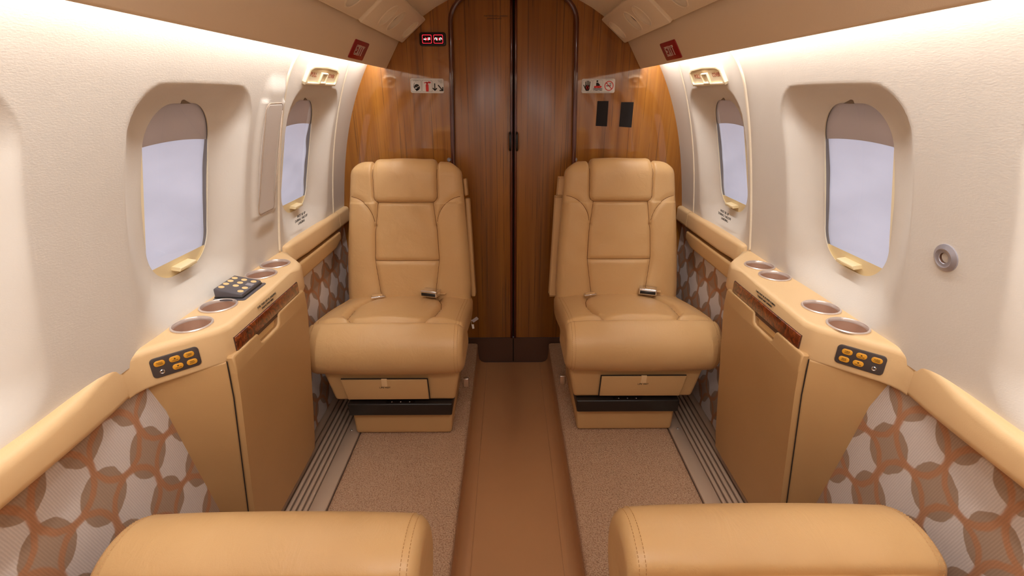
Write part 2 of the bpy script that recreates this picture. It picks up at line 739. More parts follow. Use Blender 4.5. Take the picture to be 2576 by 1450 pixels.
# aisle floor: flat runner that curls up to the carpet edges
prof = [(-.172, .102), (-.170, .05), (-.166, .02), (-.156, .006), (-.14, .0)]
prof = prof + [(0, 0)] + [(-a, b) for a, b in prof[::-1]]
ys = np.linspace(Y_BACK, Y_BULK, 12)
V = [(x, y, z) for y in ys for x, z in prof]
o = mesh('floor', V, quads(len(ys), len(prof)), 'aisle')
tag(o, 'brown vinyl aisle runner sunk between the carpets', 'floor', kind='structure')
for x in (-.128, .128):
    t_ = mesh('runner_seam', *(lambda P: (P, quads(2, 4, closed_v=True)))(
        [(x + a, y, b) for y in (Y_BACK, Y_BULK - .01) for a, b in ((-.0012, 0), (-.0006, .0011), (.0006, .0011), (.0012, 0))]), 'aisle', o)
rbox('floor_under', (-.86, Y_BACK, -.03), (.86, Y_BULK + .05, -.004), 0, 'kick', o)

CARPET_Z = 0.106
for s in (-1, 1):
    bm = bmesh.new()
    pr = [(.1735, .0), (.1725, .03), (.170, .094), (.172, .102), (.180, .106)] + [(x, CARPET_Z) for x in np.linspace(.20, .540, 20)] + [(.546, .102), (.547, .0)]
    ys = np.linspace(Y_BACK, Y_BULK - .004, 60)
    V = [(s * x, y, z) for y in ys for x, z in pr]
    o = mesh('carpet', V, quads(len(ys), len(pr)), 'carpet')
    bm.free()
    tag(o, 'beige looped carpet strip between aisle runner and seat track, ' + ('keypad console side' if s < 0 else 'air outlet side'), 'carpet')

    tr = thing('seat_track', 'ribbed bronze metal seat track on floor, ' + ('beside keypad console' if s < 0 else 'on the air outlet side'), 'track', (s * .64, 1.0, .1))
    rbox('track_base', (min(s * .549, s * .71), Y_BACK, .06), (max(s * .549, s * .71), Y_BULK - .004, .1), 0, 'groove', tr, world=True)
    for x0, x1, zt in ((.550, .598, .1065), (.602, .613, .108), (.619, .630, .108), (.636, .647, .108), (.653, .664, .108), (.670, .684, .108), (.688, .712, .1085)):
        rbox('rail', (min(s * x0, s * x1), Y_BACK, .097), (max(s * x0, s * x1), Y_BULK - .004, zt), .0012, 'track', tr, seg=1, world=True)
    for y in (.95, 1.42, 1.9):
        lathe('screw', [(0, .0018), (.003, .0016), (.0042, 0)], 'steel', tr, 12, Matrix.Translation((s * .582, y, .1065)), True)

# ceiling
cp = [(-.505, 1.455), (-.42, 1.475), (-.36, 1.49), (-.342, 1.487), (-.29, 1.519), (-.237, 1.545), (-.16, 1.575), (-.08, 1.592), (0, 1.598)]
cp = cp + [(-a, b) for a, b in cp[-2::-1]]
ys = np.linspace(Y_BACK, Y_BULK + .01, 30)
V = [(x, y, z) for y in ys for x, z in cp]
tag(mesh('ceiling', V, quads(len(ys), len(cp)), 'ceiling'), 'beige curved cabin ceiling', 'ceiling', kind='structure')

# rear wall behind the camera
bm = bmesh.new()
bmesh.ops.create_cube(bm, size=1)
bm.transform(Matrix.Translation((0, Y_BACK - .02, .82)) @ Matrix.Diagonal((1.7, .03, 1.7, 1)))
tag(from_bm('wall_back', bm, 'wall'), 'plain cream rear cabin wall', 'wall', kind='structure')


# unseen ceiling lamps added as ambient fill, over and behind the camera
for k, (x, y) in enumerate(((-.2, .25), (.2, .25), (-.2, -.75), (.2, -.75))):
    t_ = thing('fill_lamp', 'added fill lamp, unseen on the ceiling ' + ('over the ' if y > 0 else 'aft of the ') + ('inset-panel side' if x < 0 else 'air-outlet side') + ' forward-facing seat', 'lamp', (x, y, 1.552), 'added fill lamps')
    lathe('bezel', [(.112, .004), (.112, -.006), (.104, -.012), (.098, -.010), (.097, -.002)], 'cream', t_, 40)
    lathe('diffuser', [(.098, -.003), (.07, -.006), (0, -.008)], 'plate', t_, 40)
    ld = bpy.data.lights.new('fill_lamp_light', 'AREA')
    ld.shape = 'DISK'
    ld.size = .19
    ld.energy = 1.9
    ld.color = (1.0, 0.985, 0.965)
    lo = bpy.data.objects.new('fill_lamp_light', ld)
    link(lo, t_)
    lo.location = (0, 0, -.014)


# ------------------------------------------------------------------ valances, service panels
VAL0, VAL1 = Vector((.494, 0, 1.308)), Vector((.434, 0, 1.407))
PSU0, PSU1 = Vector((.434, 0, 1.407)), Vector((.342, 0, 1.483))
for s in (-1, 1):
    vl = (VAL1 - VAL0)
    n = Vector((vl.z, 0, -vl.x)).normalized()          # outboard/up side for the right-hand valance
    pr = []
    a, b = VAL0, VAL1
    nb = Vector((vl.z, 0, -vl.x)).normalized()
    # thin board: cabin face, rounded lower lip, back face
    for q in (b, a + (b - a) * .5, a + (b - a) * .06, a + (b - a) * .015 + nb * .001, a + nb * .004, a + nb * .010 + (b - a) * .01, a + nb * .012 + (b - a) * .06, b + nb * .012):
        pr.append((s * q.x, q.z))
    ys = np.linspace(Y_BACK, Y_BULK - .004, 24)
    V = [(x, y, z) for y in ys for x, z in pr]
    fs = quads(len(ys), len(pr), closed_v=True)
    o = mesh('light_valance', V, fs, 'valance')
    tag(o, 'beige leather light valance running above the ' + ('inset-panel wall' if s < 0 else 'air-outlet wall'), 'valance')

    up = (PSU1 - PSU0)
    L = up.length

    def psu_frame(y, s=s):
        v = Vector((s * up.x, 0, up.z))
        return frame((s * PSU0.x, y, PSU0.z), (0, -s, 0), v)
    segs = [(1.497, Y_BULK - .006, [(1.645, 0), (1.758, 1), (1.99, 2)], .006), (0.86, 1.488, [(1.345, 1), (1.12, 0)], 0.0), (0.2, .852, [(.62, 1)], .006), (-1.45, .192, [], 0.0)]
    for k, (y0, y1, holes, lift) in enumerate(segs):
        yc = (y0 + y1) / 2
        mtx = psu_frame(yc)
        who = ['touching the bulkhead', 'second from the bulkhead', 'third from the bulkhead', 'rear end of row'][k]
        t_ = thing('overhead_service_panel', 'beige overhead service panel with round outlets, ' + who + (', above keypad console' if s < 0 else ', above air-outlet wall'),
                   'panel', mat=mtx, group='overhead service panels')
        hw = (y1 - y0) / 2
        o = plate('panel', rrect(2 * hw, L + .004, .008, 0, L / 2 + .004), -.004, .008 + lift, 'psu', t_, bev=.003)
        cuts = []
        for y, kind in holes:
            u = -s * (y - yc)
            cuts.append(plate('cutter', circ(.0385, u, .060, 40), -.05, .05, 'dark', None, mtx=mtx))
        if cuts:
            bpy.context.view_layer.update()
            cut(o, cuts)
        for y, kind in holes:
            u = -s * (y - yc)
            h = .008 + lift
            mt = Matrix.Translation((u, .060, h))
            lathe('outlet_ring', [(.0375, -.004), (.0375, .001), (.0395, .0022), (.0418, .001), (.0425, -.001)], 'psu', t_, 44, mt)
            tilt = Matrix.Rotation(math.radians((12, -28, 30)[kind]) * 1, 4, 'Y')
            bowl = [(0.0, -.020), (.02, -.0195), (.031, -.016), (.0365, -.008), (.0376, -.002)]
            lathe('outlet_bowl', bowl, 'psu', t_, 44, mt)
            lathe('lens', [(0, -.010), (.016, -.0105), (.024, -.0125), (.026, -.018)], 'lens' if kind == 0 else 'black' if kind == 1 else 'psu', t_, 32,
                  mt @ Matrix.Translation((-s * .006 * (1 if kind else -1), .004, 0)))

    # exit sign on the valance
    v = Vector((s * (VAL1.x - VAL0.x), 0, VAL1.z - VAL0.z))
    mtx = frame((s * VAL0.x + s * (VAL1.x - VAL0.x) * .335, 1.634, VAL0.z + (VAL1.z - VAL0.z) * .335), (0, -s, 0), v)
    e = thing('exit_sign', 'red EXIT sign on the light valance above the ' + ('inset-panel wall' if s < 0 else 'air-outlet wall'), 'sign', mat=mtx, group='exit signs')
    plate('plate', rrect(.146, .056, .006), .0002, .003, 'exitred', e, bev=.001)
    E_, X_, I_, T_ = [], [], [], []
    # slab letters: light outline strokes with a darker core
    def letter(ch, cx, w=.015, h=.030):
        a = .0056
        l, r, b, t = cx - w / 2, cx + w / 2, -h / 2, h / 2
        if ch == 'E':
            return [stroke((l + a / 2, b), (l + a / 2, t), a), stroke((l, t - a / 2), (r, t - a / 2), a), stroke((l, 0), (r - .003, 0), a), stroke((l, b + a / 2), (r, b + a / 2), a)]
        if ch == 'X':
            return [stroke((l + a / 2, b), (r - a / 2, t), a), stroke((l + a / 2, t), (r - a / 2, b), a)]
        if ch == 'I':
            return [stroke((cx, b), (cx, t), a)]
        return [stroke((cx, b), (cx, t), a), stroke((l, t - a / 2), (r, t - a / 2), a)]
    def grow(poly, g):
        cx = sum(p[0] for p in poly) / 4
        cy = sum(p[1] for p in poly) / 4
        out = []
        ax = Vector((poly[3][0] - poly[0][0], poly[3][1] - poly[0][1]))
        bx = Vector((poly[1][0] - poly[0][0], poly[1][1] - poly[0][1]))
        ua, ub = ax.normalized(), bx.normalized()
        for (i, j), p in zip(((-1, -1), (-1, 1), (1, 1), (1, -1)), poly):
            out.append((p[0] + g * (i * ua.x + j * ub.x), p[1] + g * (i * ua.y + j * ub.y)))
        return out
    strokes = letter('E', -.033, .020) + letter('X', -.009, .020) + letter('I', .0095) + letter('T', .029, .020)
    polys('letter_outline', strokes, .0028, .0036, 'exitwhite', e)
    polys('letter_core', [grow(p, -.0019) for p in strokes], .0034, .0040, 'exitgrey', e)


# ------------------------------------------------------------------ bulkhead and doors
def arch(hw_top, hw_bot, ztop, r, z0, n=10):
    """half of a door outline, from the bottom up to the crown"""
    pts = [(hw_bot, z0), (hw_bot * .6 + hw_top * .4, (z0 + ztop) / 2)]
    pts.append((hw_top, ztop - r))
    for i in range(1, n + 1):
        a = math.pi / 2 * i / n
        pts.append((hw_top - r + r * math.cos(a), ztop - r + r * math.sin(a)))
    return pts


DOOR_Z0 = 0.131
JT, JB, ZT, JR = .238, .264, 1.562, .095
half = arch(JT, JB, ZT, JR, DOOR_Z0)
ring = [(-.80, 0.0), (-.80, 1.72), (.80, 1.72), (.80, 0.0), (JB, 0.0)] + half + [(-x, z) for x, z in half[::-1]] + [(-JB, 0.0)]
B = frame((0, Y_BULK, 0), (1, 0, 0), (0, 0, 1))          # local x, y = cabin x, z; local z towards the camera


def to_wall(name, outline, z0, z1, mat, parent=None, bev=0.0):
    """an outline on the bulkhead plane, extruded towards the cabin; mesh kept in world coordinates"""
    return plate(name, outline, z0, z1, mat, parent, bev, mtx=B, world=parent is not None)


o = to_wall('wall_front', ring, -.03, 0.0, 'wood')
tag(o, 'glossy walnut veneer bulkhead at the end of the cabin', 'wall', kind='structure')
o = to_wall('baseboard_front', [(-.30, -.0), (.30, -.0), (.30, DOOR_Z0 - .002), (-.30, DOOR_Z0 - .002)], -.04, -.006, 'kick')
tag(o, 'dark brown kick board below the folding doors', 'baseboard', kind='structure')
to_wall('divider', rect(-.003, .004, .003, DOOR_Z0 - .004), -.006, -.004, 'dark', o)

for s, nm in ((-1, 'door_1'), (1, 'door_2')):
    t_ = thing(nm, ('left' if s < 0 else 'right') + ' leaf of the walnut folding doors' + (' with printed notice' if s < 0 else ' beside the black velcro patches'), 'door', (s * .12, Y_BULK, DOOR_Z0), kind='structure')
    out = [(s * .004, DOOR_Z0)] + [(s * (x - .003), z) for x, z in arch(JT, JB, ZT - .002, JR, DOOR_Z0)] + [(s * .004, ZT - .002)]
    to_wall('leaf', out, -.03, -.008, 'doorwood', t_, bev=.002)
    # rounded mahogany edge beside the gap
    tube('edge_moulding', [(s * .0085, Y_BULK + .007, z) for z in np.linspace(DOOR_Z0, 1.55, 12)], .0055, 'mahogany', t_, 12, True)
    hd = tube('handle', [(s * .0135, Y_BULK + .006, 1.003), (s * .0135, Y_BULK - .010, 1.004), (s * .0135, Y_BULK - .013, 1.012), (s * .0135, Y_BULK - .013, 1.062), (s * .0135, Y_BULK - .010, 1.070), (s * .0135, Y_BULK + .006, 1.071)], .0045, 'black', t_, 10, True)
    hd['label'] = 'black bar handle'
    if s < 0:
        for k, (tx, sz) in enumerate((('FOR TAKE-OFF & LANDING', .0072), ('DOORS TO BE OPEN', .0058))):
            q = text('notice_text', tx, sz, -.067 - .006 * k, 1.4905 - .0085 * k, -.0078, 'ink', None, mtx=B)
            q.data.transform(PM[t_].inverted())
            q.parent = t_
gap = mesh('trim_1', [(-.004, Y_BULK + .02, .13), (.004, Y_BULK + .02, .13), (.004, Y_BULK + .02, 1.6), (-.004, Y_BULK + .02, 1.6)], [(0, 1, 2, 3)], 'dark', None, False)
tag(gap, 'dark gap strip between the two walnut door leaves', 'trim', kind='structure')
pts = [(x, Y_BULK - .001, z) for x, z in [(JB, 0.0)] + half] + [(-x, Y_BULK - .001, z) for x, z in (half[::-1] + [(JB, 0.0)])]
dense = []
for a, b in zip(pts[:-1], pts[1:]):
    for k in range(4):
        dense.append(tuple(Vector(a).lerp(Vector(b), k / 4)))
dense.append(pts[-1])
tag(tube('trim_2', dense, .0085, 'mahogany', None, 12), 'rounded dark mahogany moulding arched round the folding doors', 'trim', kind='structure')

# studs beside the door frame
for x, lab in ((-.267, 'bulkhead stud above the tagged seat'), (.256, 'bulkhead stud beside the door leaf near velcro patches')):
    o = lathe('stud', [(0, .007), (.0035, .0065), (.0035, .0045), (.006, .006), (.0085, .003), (.0085, -.001)], 'silver', None, 24, B @ Matrix.Translation((x, .965, 0)))
    tag(o, 'small round metal ' + lab, 'stud', 'door studs')

# lit no-smoking / seat-belt sign
t_ = thing('cabin_sign', 'black illuminated no-smoking and seat-belt sign with red frames', 'sign', mat=B @ Matrix.Translation((-.307, 1.411, 0)))
plate('housing', rrect(.100, .047, .009), -.001, .010, 'black', t_, bev=.003)
plate('face', rrect(.088, .036, .005), .009, .0108, 'smoke', t_)
for k in (-1, 1):
    cx = k * .0215
    fr = polys('red_frame', ring_polys(rrect(.036, .030, .004, cx), rrect(.032, .026, .003, cx)), .0105, .0112, 'redglow', t_)
    if k < 0:
        polys('cigarette', [rect(cx - .0125, -.002, cx - .002, .0015), rect(cx + .004, -.002, cx + .0125, .0015), rect(cx + .006, .003, cx + .012, .0055)], .0105, .0113, 'whiteglow', t_)
        polys('red_cross', [stroke((cx - .006, -.006), (cx + .006, .006), .0022), stroke((cx - .006, .006), (cx + .006, -.006), .0022)], .0105, .0116, 'redglow', t_)
    else:
        wh = []
        for q in (-1, 1):
            c0 = cx + q * .009
            for i in range(7):
                a0, a1 = math.pi * (-.15 + 1.3 * i / 7), math.pi * (-.15 + 1.3 * (i + 1) / 7)
                wh.append([(c0 + .0055 * math.cos(a0), .0055 * math.sin(a0)), (c0 + .0055 * math.cos(a1), .0055 * math.sin(a1)), (c0 + .0028 * math.cos(a1), .0028 * math.sin(a1)), (c0 + .0028 * math.cos(a0), .0028 * math.sin(a0))])
            wh.append(circ(.0024, c0 - q * .003, -.002, 10))
        polys('hands_and_belt', wh, .0105, .0113, 'whiteglow', t_)
        polys('red_buckle', [stroke((cx - .003, -.005), (cx + .002, .0), .0016), stroke((cx + .002, 0), (cx - .003, .005), .0016), stroke((cx + .004, -.004), (cx + .004, .004), .0014)], .0105, .0116, 'redglow', t_)

# placard left: oxygen mask, extinguisher, arrows
t_ = thing('safety_placard', 'silver placard with mask, red extinguisher and two black arrows', 'placard', mat=B @ Matrix.Translation((-.3395, 1.248, 0)) @ Matrix.Rotation(-.012, 4, 'Z'))
plate('plate', rrect(.130, .053, .006), -.001, .002, 'plate', t_, bev=.0007)
for cx in (-.043, 0):
    polys('icon_frame', ring_polys(rrect(.040, .042, .004, cx, -.001), rrect(.0388, .0408, .0036, cx, -.001)), .0019, .0024, 'ink', t_)
mk = [circ(.0115, -.040, -.006, 20), stroke((-.054, -.004), (-.049, .010), .0014), stroke((-.054, -.004), (-.047, -.012), .0014), [(-.043, -.020), (-.036, -.017), (-.036, -.012), (-.046, -.012)]]
polys('mask_icon', mk, .0019, .0026, 'ink', t_)
polys('mask_strap', [stroke((-.050, -.012), (-.029, .000), .0018), circ(.0035, -.044, -.009, 10)], .0019, .0031, 'plate', t_)
polys('extinguisher_icon', [rrect(.011, .026, .003, 0, -.008), rect(-.003, .004, .003, .012), stroke((-.011, .010), (0, .013), .003), stroke((-.002, .011), (.014, .011), .004), stroke((.005, .0145), (.015, .0125), .003)], .0019, .0027, 'redink', t_)
ar = [stroke((.030, .009), (.030, -.015), .004), stroke((.0215, -.008), (.031, -.017), .004), stroke((.0385, -.008), (.029, -.017), .004),
      stroke((.043, .003), (.060, -.016), .004), stroke((.061, -.004), (.061, -.018), .004), stroke((.048, -.0165), (.063, -.0165), .004)]
polys('arrow_icons', ar, .0019, .0027, 'ink', t_)
text('lettering', 'LIFE VEST\nBEHIND\nSEAT', .0044, .061, .0155, .0021, 'greyink', t_, align='RIGHT')
text('lettering', 'OXYGEN MASK\nIN', .0030, -.043, .0165, .0021, 'greyink', t_)

# placard right: hand, raft, no smoking
t_ = thing('safety_placard', 'silver placard with hand, red life raft and no-smoking circle', 'placard', mat=B @ Matrix.Translation((.3335, 1.2475, 0)) @ Matrix.Rotation(.006, 4, 'Z'))
plate('plate', rrect(.131, .052, .006), -.001, .002, 'plate', t_, bev=.0007)
for cx in (-.044, -.002):
    polys('icon_frame', ring_polys(rrect(.039, .039, .004, cx, .002), rrect(.0378, .0378, .0036, cx, .002)), .0019, .0024, 'greyink', t_)
hand = [rrect(.018, .018, .004, -.043, -.006), rect(-.049, -.018, -.037, -.012)]
for k, (fx, ht) in enumerate(((-.0495, .016), (-.0445, .019), (-.0395, .019), (-.0348, .016))):
    hand.append(stroke((fx, -.002), (fx - .001 + k * .0008, ht), .0032))
hand.append(stroke((-.051, -.010), (-.058, .004), .0035))
polys('hand_icon', hand, .0019, .0026, 'ink', t_)
polys('red_heart', [circ(.0052, -.043, -.006, 12), rect(-.0455, -.013, -.0405, .001)], .0019, .0031, 'redink', t_)
raft = [circ(.0035, -.005, .017, 12), [(-.009, .012), (-.001, .012), (.006, .000), (-.009, .000)], stroke((-.002, .010), (.006, .002), .003)]
waves = []
for zz in (-.0095, -.0145):
    for i in range(8):
        xa, xb = -.019 + i * .0043, -.019 + (i + 1) * .0043
        waves.append(stroke((xa, zz + .0012 * math.sin(i * 1.6)), (xb, zz + .0012 * math.sin((i + 1) * 1.6)), .0024))
polys('raft_person', raft + waves, .0019, .0026, 'ink', t_)
polys('red_raft', [rrect(.030, .0075, .0035, -.002, -.0035)], .0019, .0028, 'redink', t_)
polys('cigarette', [rect(.031, -.0015, .049, .0012), stroke((.046, .003), (.044, .009), .0012), stroke((.044, .009), (.050, .010), .0012), stroke((.050, .010), (.048, .003), .0012)], .0019, .0026, 'ink', t_)
polys('prohibition_ring', ring_polys(circ(.0178, .042, .0, 32), circ(.0150, .042, .0, 32)) + [stroke((.031, .011), (.053, -.011), .0026)], .0019, .0030, 'redink', t_)
text('lettering', 'IN LAVATORY', .0040, .042, .0215, .0021, 'greyink', t_, spacing=1.15)
text('lettering', 'THIS MUST BE LATCHED OPEN DURING TAXI, T/O AND LANDING', .0030, 0, -.0225, .0021, 'ink', t_)

for k, pts in enumerate(([(.334, 1.192), (.378, 1.192), (.3785, 1.096), (.333, 1.098)], [(.429, 1.188), (.479, 1.188), (.4785, 1.092), (.428, 1.095)])):
    o = to_wall('velcro_patch', pts[::-1], -.0005, .0016, 'matblack')
    tag(o, 'black velcro strip on walnut bulkhead, ' + ('beside the door frame' if k == 0 else 'farther from the door frame'), 'velcro', 'velcro patches')


# ------------------------------------------------------------------ windows
def outline_yz(hw, hh, r, n=14):
    return rrect(2 * hw, 2 * hh, r, 0, 0, n)


def build_window(s, k, cy):
    cx = s * float(WX(WIN_Z))
    no = (1 if s < 0 else len(WIN_Y) + 1) + k
    which = ['nearest the bulkhead, under a PULL COVER handle', 'above the cup holders', 'aft of the console', 'farthest aft'][k]
    t_ = thing('window_%d' % no, 'rounded cabin window ' + which + (', keypad side' if s < 0 else ', air outlet side'), 'window', (cx, cy, WIN_Z), kind='structure')

    def pt(y, z, off):
        return (s * (float(WX(z)) + off), y, z)
    ol = outline_yz(GHW, GHH, GR)
    # reveal: from the wall opening outwards to the cover sheet
    offs = [(0.0, REC), (.0012, REC + .003), (.003, REC + .0045)]
    V = []
    for g, off in offs:
        ring = outline_yz(GHW + g, GHH + g, GR + g)
        V += [pt(cy + a, WIN_Z + b, off) for a, b in ring]
    n = len(ol)
    mesh('frame', V, quads(len(offs), n, closed_v=True), 'cream', t_, True, True)
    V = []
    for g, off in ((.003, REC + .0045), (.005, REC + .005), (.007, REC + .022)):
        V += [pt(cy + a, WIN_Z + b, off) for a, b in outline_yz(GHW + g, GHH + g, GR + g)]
    mesh('reveal_shadow', V, quads(3, n, closed_v=True), 'reveal_shadow', t_, True, True)  # grey-brown ring: shade of the recess put into its colour

    def sheet(name, off, mat, zlo, zhi, grow=.004, folds=0.0, ny=18, nz=24, arch_=0.0):
        V = []
        ys = np.linspace(-GHW - grow, GHW + grow, ny)
        for i, a in enumerate(ys):
            lo = zlo(a) if callable(zlo) else zlo
            hi = zhi(a) if callable(zhi) else zhi
            for b in np.linspace(lo, hi, nz):
                f = folds * (math.sin(b * 46 + a * 18 + k) + .6 * math.sin(b * 83 - a * 40 + s))
                V.append(pt(cy + a, b, off + f))
        return mesh(name, V, quads(ny, nz), mat, t_, True, True)
    z0, z1 = WIN_Z - GHH - .004, WIN_Z + GHH + .004
    # glazing follows the reveal outline
    sheet('pane', REC + .0056, 'glass', z0, z1, .004)
    fo = .0018 if (s < 0 and k == 0) else .0004
    sheet('outer_cover', REC + .0125, 'cover', z0 - .02, z1 + .02, .02, fo, 30, 60)
    sheet('upper_band', REC + .0080, 'taupe_band', lambda a: 1.128 - .5 * a * a, z1 + .01, .012, .0006)  # taupe sheet across the top of the opening
    # pull-up blind resting at the sill with its finger tab
    sheet('sill_blind', REC + .0045, 'ivory', WIN_Z - GHH - .003, WIN_Z - GHH + .034, -.0125, 0)
    mt = wall_frame(s, cy, WIN_Z - GHH + .017, -REC - .006)
    bm = bmesh.new()
    o = plate('blind_tab', [(-.031, -.004), (.031, -.004), (.029, .004), (-.029, .004)], 0.0, .022, 'ivory', None, bev=.002, mtx=mt)
    o.data.transform(PM[t_].inverted())
    o.parent = t_
    bm.free()
    # notch in the top of the opening where the blind latches
    o = plate('latch_notch', [(-s * .026, -.003), (s * .007, -.003), (s * .006, .004), (s * .001, .0065), (-s * .008, .003)][::s], -.001, .0012, 'notch', None, mtx=wall_frame(s, cy, WIN_Z + GHH + .002, -REC))
    o.data.transform(PM[t_].inverted())
    o.parent = t_


for s in (-1, 1):
    for k, cy in enumerate(WIN_Y):
        build_window(s, k, cy)

# hatch piping and inset panel
no = 3
for s in (-1, 1):
    def wp(Y, z, off=.001):
        return (s * (float(WX(z)) - off), Y, z)
    near = [(1.432, .768), (1.433, .85), (1.434, .96), (1.428, 1.06), (1.416, 1.14), (1.404, 1.20), (1.392, 1.25), (1.392, 1.28), (1.402, 1.31), (1.43, 1.335), (1.49, 1.35), (1.80, 1.35)]
    far = [(1.925, .768), (1.915, .90), (1.905, 1.02), (1.893, 1.12), (1.878, 1.20), (1.855, 1.29), (1.84, 1.35)]
    for nm, cv in (('near', near), ('far', far)):
        P = []
        for i in range(len(cv) - 1):
            p0, p1, p2, p3 = cv[max(i - 1, 0)], cv[i], cv[i + 1], cv[min(i + 2, len(cv) - 1)]
            for q in range(6):
                t = q / 6
                f = lambda j: .5 * (2 * p1[j] + (p2[j] - p0[j]) * t + (2 * p0[j] - 5 * p1[j] + 4 * p2[j] - p3[j]) * t * t + (3 * p1[j] - p0[j] - 3 * p2[j] + p3[j]) * t ** 3)
                P.append(wp(f(0), f(1)))
        P.append(wp(*cv[-1]))
        o = tube('trim_%d' % no, P, .0042 if nm == 'near' else .003, 'piping', None, 8)
        no += 1
        tag(o, 'cream piping along the ' + ('cabin-side' if nm == 'near' else 'bulkhead-side') + ' edge of the emergency hatch, ' + ('keypad side' if s < 0 else 'air outlet side'), 'trim', kind='structure')

V = []
PHW, PHH, PR = .047, .143, .018
zz = np.concatenate([np.linspace(-PHH, -PHH + PR, 12), np.linspace(-PHH + PR, PHH - PR, 30)[1:-1], np.linspace(PHH - PR, PHH, 12)])
uu = np.sin(np.linspace(-math.pi / 2, math.pi / 2, 28))
for b in zz:
    e = max(0.0, abs(b) - (PHH - PR))
    h = PHW - (PR - math.sqrt(max(PR * PR - e * e, 0)))
    for u in uu:
        dist = min(h * (1 - abs(u)), PHH - abs(b))
        off = .0060 + .0038 * min(1.0, dist / .004) ** .5
        V.append((-(float(WX(1.052 + b)) - off), 1.343 + h * u, 1.052 + b))
o = mesh('inset_panel', V, quads(len(zz), len(uu)), 'inset', walls[-1])
o['label'] = 'tall narrow padded panel set on a raised moulding'
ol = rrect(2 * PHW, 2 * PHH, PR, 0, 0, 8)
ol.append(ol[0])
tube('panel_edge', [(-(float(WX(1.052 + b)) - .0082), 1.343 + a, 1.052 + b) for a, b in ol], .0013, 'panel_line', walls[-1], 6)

# PULL COVER handles
for s in (-1, 1):
    mt = wall_frame(s, 1.628, 1.272, .0)
    t_ = thing('hatch_handle_cover', 'raised cream PULL COVER handle housing above the hatch window, ' + ('keypad side' if s < 0 else 'air outlet side'), 'handle', mat=mt, group='emergency hatch handles')
    W_, H_ = .268, .060
    outl = [(-W_ / 2 + .006, -H_ / 2), (W_ / 2 - .006, -H_ / 2), (W_ / 2, -H_ / 2 + .008), (W_ / 2 - .006, H_ / 2 - .012), (W_ / 2 - .03, H_ / 2 - .002), (0, H_ / 2 + .003), (-W_ / 2 + .03, H_ / 2 - .002), (-W_ / 2 + .006, H_ / 2 - .012), (-W_ / 2, -H_ / 2 + .008)]
    o = plate('housing', outl, -.004, .010, 'cream', t_, bev=.004, seg=3)
    bpy.context.view_layer.update()
    inner = [(p[0] * .92, p[1] * .76) for p in outl]
    cut(o, [plate('cutter', inner, .0045, .05, 'dark', None, mtx=mt)])
    for p in o.data.polygons:
        p.use_smooth = False
    hb = rbox('pull_grip', (-.026, -.025, .003), (.026, .010, .0115), .0025, 'cream', t_)
    bpy.context.view_layer.update()
    cut(hb, [plate('cutter', rrect(.040, .024, .003, 0, -.0055), .005, .05, 'dark', None, mtx=mt)])
    text('lettering', 'PULL', .0185, -.076, .000, .0048, 'rust', t_, 1.15, spacing=1.1)
    text('lettering', 'COVER', .0165, .076, .000, .0048, 'rust', t_, 1.05)
    # notice below the hatch window
    mt = wall_frame(s, 1.607 if s < 0 else 1.628, .829, -.0005)
    t2 = thing('window_notice', 'small black printed notice below hatch window, ' + ('keypad side' if s < 0 else 'air outlet side'), 'notice', mat=mt, group='printed window notices')
    text('lettering', 'MUST BE UP\nDURING TAKEOFF\nLANDING', .0125, 0, 0, .0004, 'ink', t2, 1.0)

# air outlet on the right wall
mt = wall_frame(1, .751, .9675)
t_ = thing('air_outlet', 'round silver air outlet on cream wall', 'air vent', mat=mt)
lathe('bezel', [(.0235, -.001), (.0230, .0018), (.0172, .0050), (.0160, .0055), (.0150, .0049), (.0138, .0044), (.0095, .0042), (.0088, .0034)], 'silver', t_, 48)
lathe('throat', [(.0090, .0036), (.0086, .001), (.0082, -.008)], 'kick', t_, 32)
lathe('grille', [(0, -.006), (.0086, -.006)], 'black', t_, 24)


